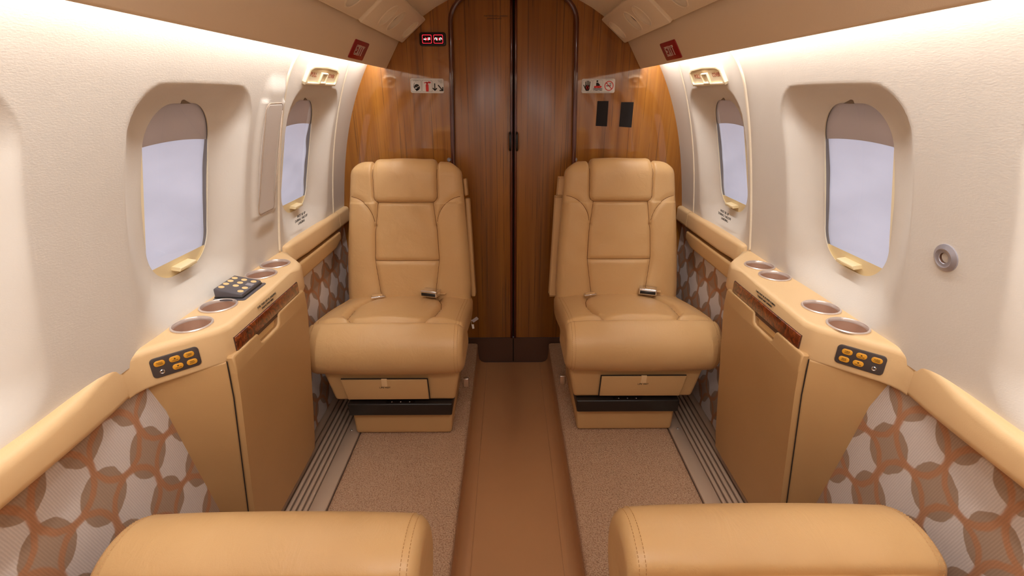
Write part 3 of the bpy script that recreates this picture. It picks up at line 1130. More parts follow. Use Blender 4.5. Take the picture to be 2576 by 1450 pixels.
# ------------------------------------------------------------------ side consoles and rails
LZ0, LZ1 = .684, .766
for s in (-1, 1):
    c_ = 'keypad' if s < 0 else 'no keypad'
    t_ = thing('side_console', 'beige leather side console with burl strip, four cup holders and ' + ('a keypad on top' if s < 0 else 'no keypad'), 'console', (s * .68, 1.1, .106))
    Sx = Matrix.Diagonal((s, 1, 1, 1))
    # ledge plan (x outboard positive), near end cut at 45 degrees
    plan = [(.745, .772), (.745, 1.462), (.735, 1.462), (.700, 1.425), (.650, 1.372), (.624, 1.338), (.614, 1.30), (.612, 1.24), (.612, .935), (.616, .917), (.626, .902), (.712, .820), (.724, .804), (.730, .788), (.731, .772)]
    bm = bmesh.new()
    vs = [bm.verts.new((s * x, y, LZ1)) for x, y in plan]
    f = bm.faces.new(vs)
    r = bmesh.ops.extrude_face_region(bm, geom=[f])
    for v in [g for g in r['geom'] if isinstance(g, bmesh.types.BMVert)]:
        v.co.z = LZ0
    ed = [e for e in bm.edges if abs(e.verts[0].co.z - LZ1) < 1e-5 and abs(e.verts[1].co.z - LZ1) < 1e-5 and min(abs(e.verts[0].co.x), abs(e.verts[1].co.x)) < .74]
    bmesh.ops.bevel(bm, geom=ed, offset=.016, segments=6, profile=.5, affect='EDGES', clamp_overlap=True)
    ed = [e for e in bm.edges if abs(e.verts[0].co.z - LZ0) < 1e-5 and abs(e.verts[1].co.z - LZ0) < 1e-5 and min(abs(e.verts[0].co.x), abs(e.verts[1].co.x)) < .74]
    bmesh.ops.bevel(bm, geom=ed, offset=.006, segments=3, profile=.5, affect='EDGES', clamp_overlap=True)
    ledge = from_bm('ledge', bm, 'rail_leather', t_, True, True)
    ledge['label'] = 'padded leather console top'
    cups = [(.6865, .922), (.6855, 1.020), (.6865, 1.229), (.6865, 1.314)]
    if s > 0:
        cups = [(.6865, .906), (.6865, 1.000), (.6865, 1.206), (.6865, 1.290)]
    bpy.context.view_layer.update()
    cut(ledge, [plate('cutter', circ(.0365, s * x, y, 48), LZ1 - .07, LZ1 + .05, 'dark') for x, y in cups])
    for x, y in cups:
        cu = lathe('cup_holder', [(.0352, -.002), (.0348, -.054), (.033, -.058), (0, -.058)], 'cup', t_, 56, Matrix.Translation((s * x, y, LZ1)), True)
        cu['label'] = 'brushed steel cup holder'
        lathe('cup_rim', [(.0395, -.0005), (.0402, .0022), (.0385, .0038), (.0365, .0036), (.0356, .002), (.0350, -.004)], 'rim', cu, 56, Matrix.Translation((s * x, y, LZ1)), True)
    # burl strip and its dark reveal on the inner face
    def fbox(name, x0, x1, y0, y1, z0, z1, bev, mat, parent=t_, seg=2):
        return rbox(name, (min(s * x0, s * x1), y0, z0), (max(s * x0, s * x1), y1, z1), bev, mat, parent, seg, None, True)
    bs = fbox('burl_strip', .6085, .6135, .932, 1.262, .7005, .731, .001, 'burl')
    bs['label'] = 'glossy dark burl wood strip'
    fbox('strip_reveal', .611, .618, .9305, 1.2635, .690, .7320, 0, 'kick')
    # cabinet carcass: tapered body below the ledge
    def loft(name, secs, mat, bev=0.0, parent=t_):
        bm = bmesh.new()
        rows = [[bm.verts.new((s * x, y, z)) for x, y in pl] for z, pl in secs]
        for a, b in zip(rows[:-1], rows[1:]):
            k = len(a)
            for i in range(k):
                bm.faces.new((a[i], a[(i + 1) % k], b[(i + 1) % k], b[i]))
        bm.faces.new(rows[0][::-1])
        bm.faces.new(rows[-1])
        if bev:
            bmesh.ops.recalc_face_normals(bm, faces=bm.faces)
            ee = [e for e in bm.edges if len(e.link_faces) == 2 and e.calc_face_angle(0) > .5]
            bmesh.ops.bevel(bm, geom=ee, offset=bev, segments=3, profile=.5, affect='EDGES', clamp_overlap=True)
        return from_bm(name, bm, mat, parent, True, True)
    loft('cabinet_body', [(LZ0 + .004, [(.621, .903), (.745, .815), (.745, 1.31), (.621, 1.292)]),
                          (.60, [(.627, .903), (.745, .842), (.745, 1.31), (.627, 1.292)]),
                          (.12, [(.676, .910), (.745, .900), (.745, 1.31), (.676, 1.292)])], 'panel_leather', .005)
    # leather door with finger notch in its upper edge
    nb_ = .699
    prof = [(.905, .135), (.905, nb_ - .004), (.912, nb_), (1.012, nb_), (1.018, nb_ - .004), (1.024, nb_ - .026), (1.032, nb_ - .031), (1.112, nb_ - .031), (1.120, nb_ - .026), (1.126, nb_ - .004), (1.132, nb_), (1.284, nb_), (1.292, nb_ - .008), (1.292, .135)]
    bm = bmesh.new()

    def dx(z):                                  # door surface leans outboard below the knee line
        return .606 if z > .66 else .606 + (.66 - z) * .07 + max(0, .60 - z) * .035
    dens = []
    for i in range(len(prof)):
        a, b = prof[i], prof[(i + 1) % len(prof)]
        m = max(1, int(math.hypot(b[0] - a[0], b[1] - a[1]) / .04))
        for k in range(m):
            dens.append((a[0] + (b[0] - a[0]) * k / m, a[1] + (b[1] - a[1]) * k / m))
    vf = [bm.verts.new((y, z, 0)) for y, z in dens]
    f = bm.faces.new(vf)
    top = list(f.edges)
    r = bmesh.ops.extrude_face_region(bm, geom=[f])
    for v in [g for g in r['geom'] if isinstance(g, bmesh.types.BMVert)]:
        v.co.z = -.015
    bmesh.ops.bevel(bm, geom=top, offset=.005, segments=3, profile=.5, affect='EDGES', clamp_overlap=True)
    for zz in (.66, .60, .45, .3):
        bmesh.ops.bisect_plane(bm, geom=list(bm.verts) + list(bm.edges) + list(bm.faces), plane_co=(0, zz, 0), plane_no=(0, 1, 0))
    for v in bm.verts:
        y, z, dd = v.co
        v.co = (s * (dx(z) - dd), y, z)
    dr = from_bm('cabinet_door', bm, 'panel_leather', t_, True, True)
    dr['label'] = 'leather door with a finger notch'
    fbox('finger_recess', .620, .632, 1.01, 1.135, .655, .70, 0, 'tanbtn')
    # dark shut line between door and end panel
    mesh('shut_line', [(s * (dx(z) + .0125 + q * .0028), .9018 + (z < .3) * 0, z) for z in (.69, .60, .35, .135) for q in (0, 1)], [(0, 1, 3, 2), (2, 3, 5, 4), (4, 5, 7, 6)], 'dark', t_, False, True)
    # leather lip along the floor
    lp = [(.676, .1095), (.676, .150), (.682, .158), (.710, .160), (.710, .1095)]
    V = [(s * x, y, z) for y in (.30, 1.31) for x, z in lp]
    mesh('toe_lip', V, quads(2, len(lp)), 'panel_leather', t_, False, True)
    # switch panel on the angled near end
    dv = Vector((s * (.72 - .626), .812 - .902, 0)).normalized()
    u = -dv if s < 0 else dv
    u = Vector((abs(u.x) , u.y if u.x > 0 else -u.y, 0))
    ctr = Vector((s * .684, .8465, .7215))
    nrm = Vector((-s * abs(dv.y), -abs(dv.x), 0)).normalized()
    mt = frame(ctr + nrm * .0008, u, (0, 0, 1))
    sp = plate('switch_panel', rrect(.083, .042, .008), -.004, .002, 'switch', None, bev=.0006, mtx=mt)
    sp.data.transform(PM[t_].inverted())
    sp.parent = t_
    PM[sp] = PM[t_]
    sp['label'] = 'dark switch plate with amber buttons'
    q = s                                        # the plates mirror each other
    bt = [(q * -.0235, .009, 'TABLE\nLIGHT'), (q * -.0255, -.0085, 'READ\nLIGHT'), (q * .001, .009, 'VOLUME'), (q * -.001, -.0085, 'VOLUME'), (q * .0265, .009, 'AUDIO\n\u2022 VIDEO')]
    for k, (bx, bz, tx) in enumerate(bt):
        o = plate('button', rrect(.0185, .0118, .0055, bx, bz), .0015, .0036, 'amber', None, bev=.0008, mtx=mt)
        o.data.transform(PM[t_].inverted())
        o.parent = sp
        o = text('legend', tx, .0032 if k in (0, 1, 4) else .0028, bx, bz - (.0026 if k in (2, 3) else 0), .0037, 'ink', None, mtx=mt)
        o.data.transform(PM[t_].inverted())
        o.parent = sp
        if k in (2, 3):
            g = 1 if k == 2 else -1
            tri = [(bx - .002, bz + .0015 - .0014 * g), (bx + .002, bz + .0015 - .0014 * g), (bx, bz + .0015 + .0016 * g)]
            o = polys('arrow_mark', [tri if g > 0 else tri[::-1]], .0035, .0040, 'ink', None, mt)
            o.data.transform(PM[t_].inverted())
            o.parent = sp
    jk = lathe('audio_jack', [(.0045, .001), (.0045, .0035), (.0036, .0042), (.0022, .0036), (.0018, .001), (0, .0005)], 'chrome', None, 20, mt @ Matrix.Translation((q * .0255, -.0095, 0)))
    jk.data.transform(PM[t_].inverted())
    jk.parent = sp
    # printed notice on the inner edge
    mt = frame((s * .6112, 1.092 if s < 0 else 1.097, .7445), (0, -s, 0), (0, 0, 1))
    lines = ('FOR TAKE-OFF & LANDING', 'FOLD & STOW TABLE') if s < 0 else ('TABLE MUST BE STOWED DURING', 'TAKEOFF AND LANDING')
    for k, tx in enumerate(lines):
        o = text('notice_text', tx, .0078 if k == 0 and s < 0 else .0062, 0, .0052 - k * .0088, .0004, 'ink', None, mtx=mt)
        o.data.transform(PM[t_].inverted())
        o.parent = t_

    # arm rails: near (aft) pad, far pad, lower flap
    def pad(name, secs, label, cat='armrest', mat='rail_leather', group=None):
        """secs: (y, x_inner, x_outer, z0, z1, corner)"""
        V = []
        n = 24
        for y, xi, xo, z0, z1, rr in secs:
            V += [(s * a, y, b) for a, b in rrect(xo - xi, z1 - z0, rr, (xi + xo) / 2, (z0 + z1) / 2, 5)]
        m = len(V) // len(secs)
        fs = quads(len(secs), m, closed_v=True) + [tuple(range(m)), tuple(range((len(secs) - 1) * m, len(secs) * m))]
        o = mesh(name, V, fs, mat, None, True)
        try:
            o.data.set_sharp_from_angle(angle=math.radians(60))
        except Exception:
            pass
        return tag(o, label, cat, group)
    side = 'keypad console' if s < 0 else 'air-outlet wall'
    pad('arm_rail', [(-1.0, .700, .75, .692, .757, .018), (.45, .700, .75, .692, .757, .018), (.58, .702, .75, .693, .759, .018), (.66, .709, .75, .690, .763, .018), (.72, .721, .752, .686, .766, .014), (.7715, .730, .752, .684, .766, .013)],
        'padded leather rail aft of the console, along the ' + ('inset-panel wall' if s < 0 else 'air-outlet wall'), group='padded arm rails')
    pad('arm_rail', [(1.452, .716, .75, .712, .774, .010), (1.462, .708, .75, .712, .778, .012), (1.48, .706, .75, .712, .779, .012), (1.52, .708, .75, .712, .777, .012), (1.60, .706, .75, .709, .776, .012), (1.93, .705, .75, .707, .773, .012)],
        'padded leather rail beside the bulkhead seat, ' + ('keypad side' if s < 0 else 'air outlet side'), group='padded arm rails')
    pad('arm_rail', [(1.935, .705, .75, .707, .773, .012), (2.062, .706, .75, .706, .772, .012)],
        'short padded rail end butting the bulkhead, ' + ('keypad side' if s < 0 else 'air outlet side'), group='padded arm rails')
    pad('storage_flap', [(1.318, .705, .736, .645, .683, .008), (1.43, .705, .736, .645, .690, .008), (1.47, .705, .736, .645, .700, .008), (1.86, .705, .75, .645, .698, .008), (1.925, .707, .75, .662, .697, .008)],
        'leather storage flap under the padded rail, ' + ('keypad side' if s < 0 else 'air outlet side'), 'storage flap', 'panel_leather', 'storage flaps')

# keypad standing on the left console
mt = frame((-.683, 1.108, LZ1), (1, 0, 0), (0, 1, 0))
t_ = thing('control_keypad', 'dark grey wedge keypad with ten round tan buttons on console', 'keypad', mat=mt)
plate('dock', rrect(.076, .112, .006, .003, .0), -.001, .0022, 'grey', t_, bev=.001)
bm = bmesh.new()
w, l = .033, .048
pb = [(-w, -l, .003), (w, -l, .003), (w, l, .003), (-w, l, .003), (-w, -l, .0265), (w, -l, .0125), (w, l, .0125), (-w, l, .0265)]
vs = [bm.verts.new(p) for p in pb]
for f in ((3, 2, 1, 0), (4, 5, 6, 7), (0, 1, 5, 4), (1, 2, 6, 5), (2, 3, 7, 6), (3, 0, 4, 7)):
    bm.faces.new([vs[i] for i in f])
bmesh.ops.bevel(bm, geom=list(bm.edges), offset=.0035, segments=3, profile=.5, affect='EDGES')
from_bm('body', bm, 'grey', t_, True)
rbox('body_band', (-w - .0004, -l - .0004, .0032), (w + .0004, l + .0004, .0062), .0004, 'black', t_, 1)
tilt = math.atan2(.0125 - .0265, 2 * w)
top = Matrix.Translation((0, 0, .0197)) @ Matrix.Rotation(-tilt, 4, 'Y')
spots = [(-.023, y) for y in (.031, .011, -.009, -.030)] + [(.0, y) for y in (.031, .011, -.009)] + [(.023, .031), (.023, -.012), (.023, -.033)]
for k, (x, y) in enumerate(spots):
    lathe('button', [(0, .0008), (.0055, .0007), (.0066, .0002), (.0070, -.001)], 'tanbtn', t_, 22, top @ Matrix.Translation((x, y, 0)))
polys('blank_label', [rect(.015, .004, .031, .018)], -.0002, .0003, 'silver', t_, top)


# ------------------------------------------------------------------ leather seats
def resample(pts, step):
    P = np.array(pts, float)
    L = np.r_[0, np.cumsum(np.hypot(*np.diff(P, axis=0).T))]
    n = max(2, int(L[-1] / step))
    t = np.linspace(0, L[-1], n + 1)
    return np.c_[np.interp(t, L, P[:, 0]), np.interp(t, L, P[:, 1])], t


def pillow(path, arclen, hw, xc, r, dmax, offset, nx=120, ns=10, na=8):
    """upholstered block: a profile in the (y, z) plane swept across x, with rounded flanks.
    offset(x, k) gives extra height along the profile normal."""
    n = len(path)
    tan = np.gradient(path, axis=0)
    tan /= np.linalg.norm(tan, axis=1)[:, None]
    nor = np.c_[tan[:, 1], -tan[:, 0]]              # the profile runs from rear to front, normal upwards
    cols = []
    side_d = np.linspace(dmax, r, ns)
    ang = np.linspace(0, math.pi / 2, na + 1)[1:]
    for dd in side_d:
        cols.append((-1, 0.0, dd))
    for a in ang:
        cols.append((-1, r * (1 - math.cos(a)), r * (1 - math.sin(a))))
    for q in np.linspace(-1, 1, nx)[1:-1]:
        cols.append((0, q, 0.0))
    for a in ang[::-1]:
        cols.append((1, r * (1 - math.cos(a)), r * (1 - math.sin(a))))
    for dd in side_d[::-1]:
        cols.append((1, 0.0, dd))
    G = np.zeros((n, len(cols), 3))
    XX = np.zeros((n, len(cols)))
    for j, (sd, q, dd) in enumerate(cols):
        if sd == 0:
            x = q * (hw - r)
        else:
            x = sd * (hw - q - .004 * max(0.0, (dd - r) / (dmax - r)) ** 2)
        off = offset(x, np.arange(n), np.full(n, dd))
        G[:, j, 0] = x + xc
        G[:, j, 1] = path[:, 0] + nor[:, 0] * (off - dd)
        G[:, j, 2] = path[:, 1] + nor[:, 1] * (off - dd)
        XX[:, j] = x
    return G, XX


def split_parts(G, region, names, mats, parent, flip=False):
    """one heightfield, one object per upholstery panel"""
    n, m, _ = G.shape
    F = np.array(quads(n, m))
    V = G.reshape(-1, 3)
    reg = region.reshape(-1)
    fr = np.max(reg[F], axis=1)
    out = {}
    for k, nm in enumerate(names):
        f = F[fr == k]
        if not len(f):
            continue
        idx, inv = np.unique(f.ravel(), return_inverse=True)
        out[nm] = mesh(nm.strip(), V[idx], inv.reshape(-1, 4)[:, ::(1 if flip else -1)], mats[k], parent)
    return out


def groove(d, depth, w):
    return -depth * np.exp(-(d / w) ** 2)


def vnoise(x, y, seed):
    return (np.sin(x * 31 + 1.7 * seed + 2.1 * np.sin(y * 17 + seed)) + np.sin(y * 43 + seed * 2.3 + 1.6 * np.sin(x * 23))) * .5


def stitches(G, rows, j, parent, step=.0062, lift=.0004):
    """short thread marks along column j of an upholstery grid"""
    V, Fs = [], []
    P = G[rows, j]
    Nn = np.cross(np.gradient(G[rows], axis=0)[:, j], np.gradient(G[rows], axis=1)[:, j])
    Nn /= np.maximum(np.linalg.norm(Nn, axis=1)[:, None], 1e-9)
    L = np.r_[0, np.cumsum(np.linalg.norm(np.diff(P, axis=0), axis=1))]
    for t in np.arange(step, L[-1] - step, step):
        p = np.array([np.interp(t, L, P[:, i]) for i in range(3)])
        q = np.array([np.interp(t + step * .62, L, P[:, i]) for i in range(3)])
        nn = np.array([np.interp(t, L, Nn[:, i]) for i in range(3)])
        tt = q - p
        b = np.cross(tt, nn)
        b /= max(np.linalg.norm(b), 1e-9)
        w, h = .00055, .0007
        k = len(V)
        for c in (p, q):
            for a, e in ((-w, -.0004), (0, h), (w, -.0004)):
                V.append(c + b * a + nn * (e + lift) * 1.0)
        Fs += [(k, k + 1, k + 4, k + 3), (k + 1, k + 2, k + 5, k + 4), (k, k + 2, k + 1), (k + 3, k + 4, k + 5)]
    return V, Fs


def build_seat(name, label, loc, rz, a, tagged, seed, roll_deg=86, rr=.0845):
    """a = +1 when the aisle is on the seat's local +x side; the seat faces local -y"""
    mt = Matrix.Translation(loc) @ Matrix.Rotation(rz, 4, 'Z')
    T = thing(name, label, 'seat', mat=mt, group='leather cabin seats')
    SV, SF = [], []
    QV, QF = [], []

    def seam(G, XX, rowpos, curve, r=.0011, nmax=10 ** 9):
        """thin dark seam line laid in the groove: curve of (x, position along the profile)"""
        C, _ = resample(curve, .004)
        P = []
        for x, h in C:
            i = min(max(np.interp(h, rowpos, np.arange(len(rowpos))), 0), len(rowpos) - 1.001)
            i0 = int(i)
            f = i - i0
            q = []
            for ii in (i0, i0 + 1):
                m = XX[ii]
                lo, hi = 7, len(m) - 8
                j = np.interp(x, m[lo:hi], np.arange(lo, hi))
                j0 = int(min(j, len(m) - 2))
                q.append(G[ii, j0] * (1 - (j - j0)) + G[ii, j0 + 1] * (j - j0))
            P.append(q[0] * (1 - f) + q[1] * f)
        P = [Vector(p) for p in P]
        k0 = len(QV)
        n = 6
        for i, p in enumerate(P):
            tg = (P[min(i + 1, len(P) - 1)] - P[max(i - 1, 0)]).normalized()
            up = Vector((0, -1, .3))
            aa = (up - tg * up.dot(tg)).normalized()
            bb = tg.cross(aa)
            for k in range(n):
                th = 2 * math.pi * k / n
                QV.append(tuple(p + aa * r * math.cos(th) + bb * r * math.sin(th)))
        QF.extend([tuple(v + k0 for v in f) for f in quads(len(P), n, closed_v=True)])

    def add(vs, fs):
        k = len(SV)
        SV.extend(vs)
        SF.extend([tuple(i + k for i in f) for f in fs])

    # ---- cushion with front roll
    rc = np.array([-.228 + rr, .254 + rr])
    ys_, zs_ = rc[0] + rr * math.cos(math.radians(roll_deg)), rc[1] + rr * math.sin(math.radians(roll_deg)) - .004
    path = [(.26, .350), (.20, .355)] + [(.20 + (ys_ - .20) * q, .355 + (zs_ - .355) * (q ** 1.08) + .006 * math.sin(math.pi * q)) for q in np.linspace(.15, .97, 14)]
    arc = [(rc[0] + rr * math.cos(t), rc[1] + rr * math.sin(t)) for t in np.radians(np.linspace(roll_deg, 262, 60))]
    path = path + arc + [(-.08, .254), (.0, .252)]
    path, al = resample(path, .0035)
    # smooth the polyline except at the roll seam
    seam_i = int(np.argmin(np.abs(path[:, 0] - ys_ - .003) + (path[:, 1] < .40)))
    iseam = al[seam_i]
    hw = .251

    def xin(k):
        y = path[k, 0]
        return np.interp(y, [ys_, ys_ + .05, .04, .13, .22], [.112, .142, .153, .142, .118])
    roll = al > iseam

    def off(x, k, dd):
        y = path[k, 0]
        q = np.clip(1 - (x / hw) ** 2, 0, 1)
        rear = ~roll[k]
        h = np.where(rear, .012 * q ** .6, .008 * q ** .5)
        ax = abs(x)
        dseam = np.abs(al[k] - iseam)
        h = h + groove(dseam, .013, .011) + groove(dseam, .004, .003)
        di = ax - xin(k)
        h = h + np.where(rear, groove(di, .0075, .009) + groove(di, .0035, .0025) - .002 * np.clip(-np.abs(di) / .02 + 1, 0, 1), 0)
        # puff of bolster and insert
        h = h + np.where(rear & (di > 0), .006 * np.sin(np.clip((ax - xin(k)) / (hw - .03 - xin(k)), 0, 1) * math.pi), 0)
        h = h + np.where(rear & (di < 0), .007 * np.cos(np.clip(ax / xin(k), 0, 1) * math.pi / 2), 0)
        h = h + groove(ax - (hw - .020), .0022, .0022)
        h = h + np.where(dd > .0, 0, .0012 * vnoise(x * 1.6 + seed, y * 1.2, seed) * np.exp(-dseam / .05))
        return h * np.clip(1 - dd / .03, 0, 1)
    G, XX = pillow(path, al, hw, 0.0, .026, rr - .0006, off, nx=150)
    rbox('seat_frame', (-.238, -.19, .266), (.238, .26, .325), .004, 'leather', T)
    K = np.arange(len(path))[:, None]
    reg = np.zeros(G.shape[:2], int)
    ins = (np.abs(XX) < np.array([xin(k) for k in range(len(path))])[:, None]) & (~roll[:, None])
    reg[ins] = 0
    reg = np.where(roll[:, None], 2, np.where(ins, 1, 0)) * np.ones_like(reg)
    reg = np.where(roll[:, None] & (np.abs(XX) < 9), 2, reg)
    reg = np.where((reg == 0) & (XX > 0), 3, reg)
    split_parts(G, reg, ['seat_bolster', 'seat_insert', 'thigh_roll', 'seat_bolster '], ['leather'] * 4, T, True)
    cx = XX[0]
    rows = np.arange(4, len(path) - 14)
    for sg in (-1, 1):
        for g in (.0165, .0235):
            j = int(np.argmin(np.abs(cx - sg * (hw - g)) + 0))
            add(*stitches(G, rows, j, T))

    for sg in (-1, 1):
        sel = [(sg * float(xin(k)), al[k]) for k in range(6, len(path)) if al[k] < iseam - .002]
        seam(G, XX, al, sel)

    # ---- backrest
    y0, z0b, y1, z1b = .208, .322, .285, .872
    th, R = .088, .043
    ax_ = np.array([y1 - y0, z1b - z0b])
    Lb = np.linalg.norm(ax_)
    ax_ /= Lb
    nf = np.array([-ax_[1], ax_[0]])                      # towards the sitter
    bp = [np.array([y0, z0b]) + ax_ * t for t in np.linspace(0, Lb - R, 40)]
    cc = np.array([y0, z0b]) + ax_ * (Lb - R) - nf * R
    bp += [cc + R * (nf * math.cos(t) + ax_ * math.sin(t)) for t in np.linspace(0, math.pi, 30)[1:]]
    bp += [np.array([y0, z0b]) + ax_ * t - nf * 2 * R for t in np.linspace(Lb - R, 0, 30)[1:]]
    bpath, bl = resample(bp, .0035)
    fl = Lb - R                                            # length of the flat front
    # height above the seat of each row, front and back
    hgt = np.array([np.dot(p - np.array([y0, z0b]), ax_) for p in bpath])
    front = bl < fl + R * math.pi / 2
    HW = np.interp(hgt, [0, .08, .2, .42, .56], [.243, .244, .238, .218, .205])
    rcn = .022
    tt = np.clip(hgt - (Lb - rcn), 0, rcn)
    HW = HW - (rcn - np.sqrt(np.maximum(rcn ** 2 - tt ** 2, 0)))
    HB, HX = Lb - .142, .119                               # headrest lower edge and half width

    def binx(h):
        return np.interp(h, [0, .06, .19, .30, HB], [.098, .108, .124, .118, .104])

    def shoulder(ax):                                      # curved shoulder seam
        return .325 + .110 * np.sqrt(np.clip(1 - (np.clip(.215 - ax, 0, .097) / .097) ** 2, 0, 1))

    def boff(x, k, dd):
        h = hgt[k]
        ax = np.abs(x)
        fm = front[k]
        o = np.where(fm, .010 * np.clip(1 - (ax / .25) ** 2, 0, 1), 0)
        di = ax - binx(h)
        low = h < HB
        # side bolsters stand proud of the inserts
        o = o + np.where(fm & low & (di > 0), .010 * np.sin(np.clip(di / (.236 - binx(h)), 0, 1) * math.pi), 0)
        o = o + np.where(fm & low, groove(di, .006, .009) + groove(di, .003, .0025), 0)
        o = o + np.where(fm & low & (di < 0), groove(h - .19, .006, .009) + groove(h - .19, .003, .0025), 0)
        ds = (h - shoulder(ax)) * .75
        o = o + np.where(fm & (di > -.004), groove(ds, .004, .010) + groove(ds, .0022, .0025), 0)
        # headrest pad
        dhx, dhy = ax - HX, HB - h
        rcx = .022
        sdh = np.hypot(np.maximum(dhx + rcx, 0), np.maximum(dhy + rcx, 0)) + np.minimum(np.maximum(dhx + rcx, dhy + rcx), 0) - rcx
        ontop = bl[k] < fl + R * math.pi * .8
        o = o + np.where(ontop, groove(sdh, .007, .006) + groove(sdh, .003, .002), 0)
        o = o + np.where(ontop & (sdh < 0), .009 * np.clip(-sdh / .02, 0, 1) ** .5 + .004 * np.sin(np.clip((h - HB) / .142, 0, 1) * math.pi), 0)
        o = o + np.where(fm, .0010 * vnoise(x * 1.5 + seed, h * 1.3, seed + 3), 0)
        return o * np.clip(1 - dd / .03, 0, 1)

    # width varies along the height, so sweep in unit width and rescale
    nx_ = 130
    cols = []
    rS = .030
    for dd in np.linspace(R - .001, rS, 5):
        cols.append((-1, 0., dd))
    for an in np.linspace(0, math.pi / 2, 9)[1:]:
        cols.append((-1, rS * (1 - math.cos(an)), rS * (1 - math.sin(an))))
    for q in np.linspace(-1, 1, nx_)[1:-1]:
        cols.append((0, q, 0.))
    cols = cols + [(1, q, dd) for (_, q, dd) in cols[:13][::-1]]
    tan = np.gradient(bpath, axis=0)
    tan /= np.linalg.norm(tan, axis=1)[:, None]
    nor = np.c_[-tan[:, 1], tan[:, 0]]
    n = len(bpath)
    G = np.zeros((n, len(cols), 3))
    XX = np.zeros((n, len(cols)))
    kk = np.arange(n)
    xsh = .012 * a * np.clip(hgt / Lb, 0, 1)
    for j, (sd, q, dd) in enumerate(cols):
        x = q * (HW - rS) if sd == 0 else sd * (HW - q)
        ddv = np.full(n, dd)
        o = boff(x, kk, ddv)
        G[:, j, 0] = x + xsh
        G[:, j, 1] = bpath[:, 0] + nor[:, 0] * (o - dd)
        G[:, j, 2] = bpath[:, 1] + nor[:, 1] * (o - dd)
        XX[:, j] = x
    H = hgt[:, None] * np.ones_like(XX)
    FR = (bl < fl + R * math.pi * .8)[:, None] & np.ones_like(XX, bool)
    fm = front[:, None] & np.ones_like(XX, bool)
    AX = np.abs(XX)
    reg = np.zeros(XX.shape, int)
    low = H < HB
    reg[fm & low & (AX < binx(H)) & (H < .19)] = 2
    reg[fm & low & (AX < binx(H)) & (H >= .19)] = 3
    reg[fm & (AX >= binx(H)) & (H > shoulder(AX)) & (AX < .3)] = 4
    reg[FR & (AX < HX) & (H >= HB)] = 1
    # pillow normals here run the other way round
    reg = np.where((reg == 4) & (XX > 0), 5, reg)
    nm = ['backrest', 'headrest', 'lumbar_insert', 'backrest_insert', 'shoulder_panel', 'shoulder_panel ']
    split_parts(G, reg, nm, ['leather'] * 6, T)
    rows = np.arange(6, int(np.argmax(bl > fl)))
    for sg in (-1, 1):
        for dj in (-1, 2):
            j0 = 13 if sg < 0 else len(cols) - 14
            add(*stitches(G, rows, j0 + sg * (-dj), T))
    for sg in (-1, 1):
        seam(G, XX, bl, [(sg * float(binx(h)), h) for h in np.linspace(.012, HB, 40)])
        seam(G, XX, bl, [(sg * x, float(shoulder(x))) for x in np.linspace(.119, .205, 40)])
    seam(G, XX, bl, [(-.124, .19), (.124, .19)])
    hr = [(-HX, Lb - .02)] + [(-HX, HB + .022)] + [(-HX + .022 - .022 * math.cos(t), HB + .022 - .022 * math.sin(t)) for t in np.linspace(0, math.pi / 2, 8)]
    seam(G, XX, bl, hr + [(-x, h) for x, h in hr[::-1]], .0014)
    st = mesh('stitching', SV, SF, plain('tan_thread', lin(196, 150, 98), .7) if 'tan_thread' not in bpy.data.materials else bpy.data.materials['tan_thread'], T, False, kind='stuff')

    mesh('seam_piping', QV, QF, M['seam'], T, True, kind='stuff')

    # ---- skirt, life vest drawer, tray, pedestal
    def trap(name, tx0, tx1, bx0, bx1, ya, yb, za, zb, bev, mat, tilt=0.0):
        bm = bmesh.new()
        vs = [bm.verts.new(p) for p in ((a * bx0, ya + tilt, za), (a * bx1, ya + tilt, za), (a * bx1, yb, za), (a * bx0, yb, za), (a * tx0, ya, zb), (a * tx1, ya, zb), (a * tx1, yb, zb), (a * tx0, yb, zb))]
        for f in ((3, 2, 1, 0), (4, 5, 6, 7), (0, 1, 5, 4), (1, 2, 6, 5), (2, 3, 7, 6), (3, 0, 4, 7)):
            bm.faces.new([vs[i] for i in f])
        bmesh.ops.recalc_face_normals(bm, faces=bm.faces)
        bmesh.ops.bevel(bm, geom=list(bm.edges), offset=bev, segments=4, profile=.5, affect='EDGES', clamp_overlap=True)
        return from_bm(name, bm, mat, T, True)
    trap('skirt', -.222, .236, -.192, .214, -.172, .26, .143, .275, .012, 'panel_leather', .006)
    fy = -.1725                                            # front plane of the skirt
    Fm = frame((0, fy + .003, 0), (1, 0, 0), (-0.0, -.045, 1))
    sl = plate('drawer_gap', [(a * -.1575, .2385), (a * .1295, .2385), (a * .1320, .1575), (a * -.1435, .1565)], -.002, .0022, 'dark', T, mtx=Fm)
    dw = plate('life_vest_drawer', [(a * -.157, .2365), (a * .1265, .2365), (a * .1290, .158), (a * -.143, .157)], -.001, .006, 'panel_leather', T, bev=.003, mtx=Fm)
    dw['label'] = 'life vest drawer front'
    plate('pull_tab', rrect(.019, .030, .002, a * -.014, .226), .005, .0085, 'rail_leather', T, bev=.001, mtx=Fm)
    text('lettering', 'LIFE VEST', .0085, a * -.014, .2065, .0063, 'ink', T, mtx=Fm, sx=1.05)
    trap('footrest_tray', -.147, .206, -.145, .203, -.186, .20, .093, .141, .005, 'black', .002)
    plate('tray_recess', rrect(.098, .016, .007, 0, 0), -.001, .0006, 'smoke', T, mtx=Matrix.Translation((a * .03, -.172, .1408)))
    for xx in (-.03, 0, .03):
        lathe('stud', [(0, .0012), (.002, .001), (.003, 0)], 'steel', T, 10, Matrix.Translation((a * .03 + xx, -.172, .1412)))
    trap('pedestal', -.145, .202, -.140, .196, -.160, .20, .0005, .096, .012, 'panel_leather', -.002)
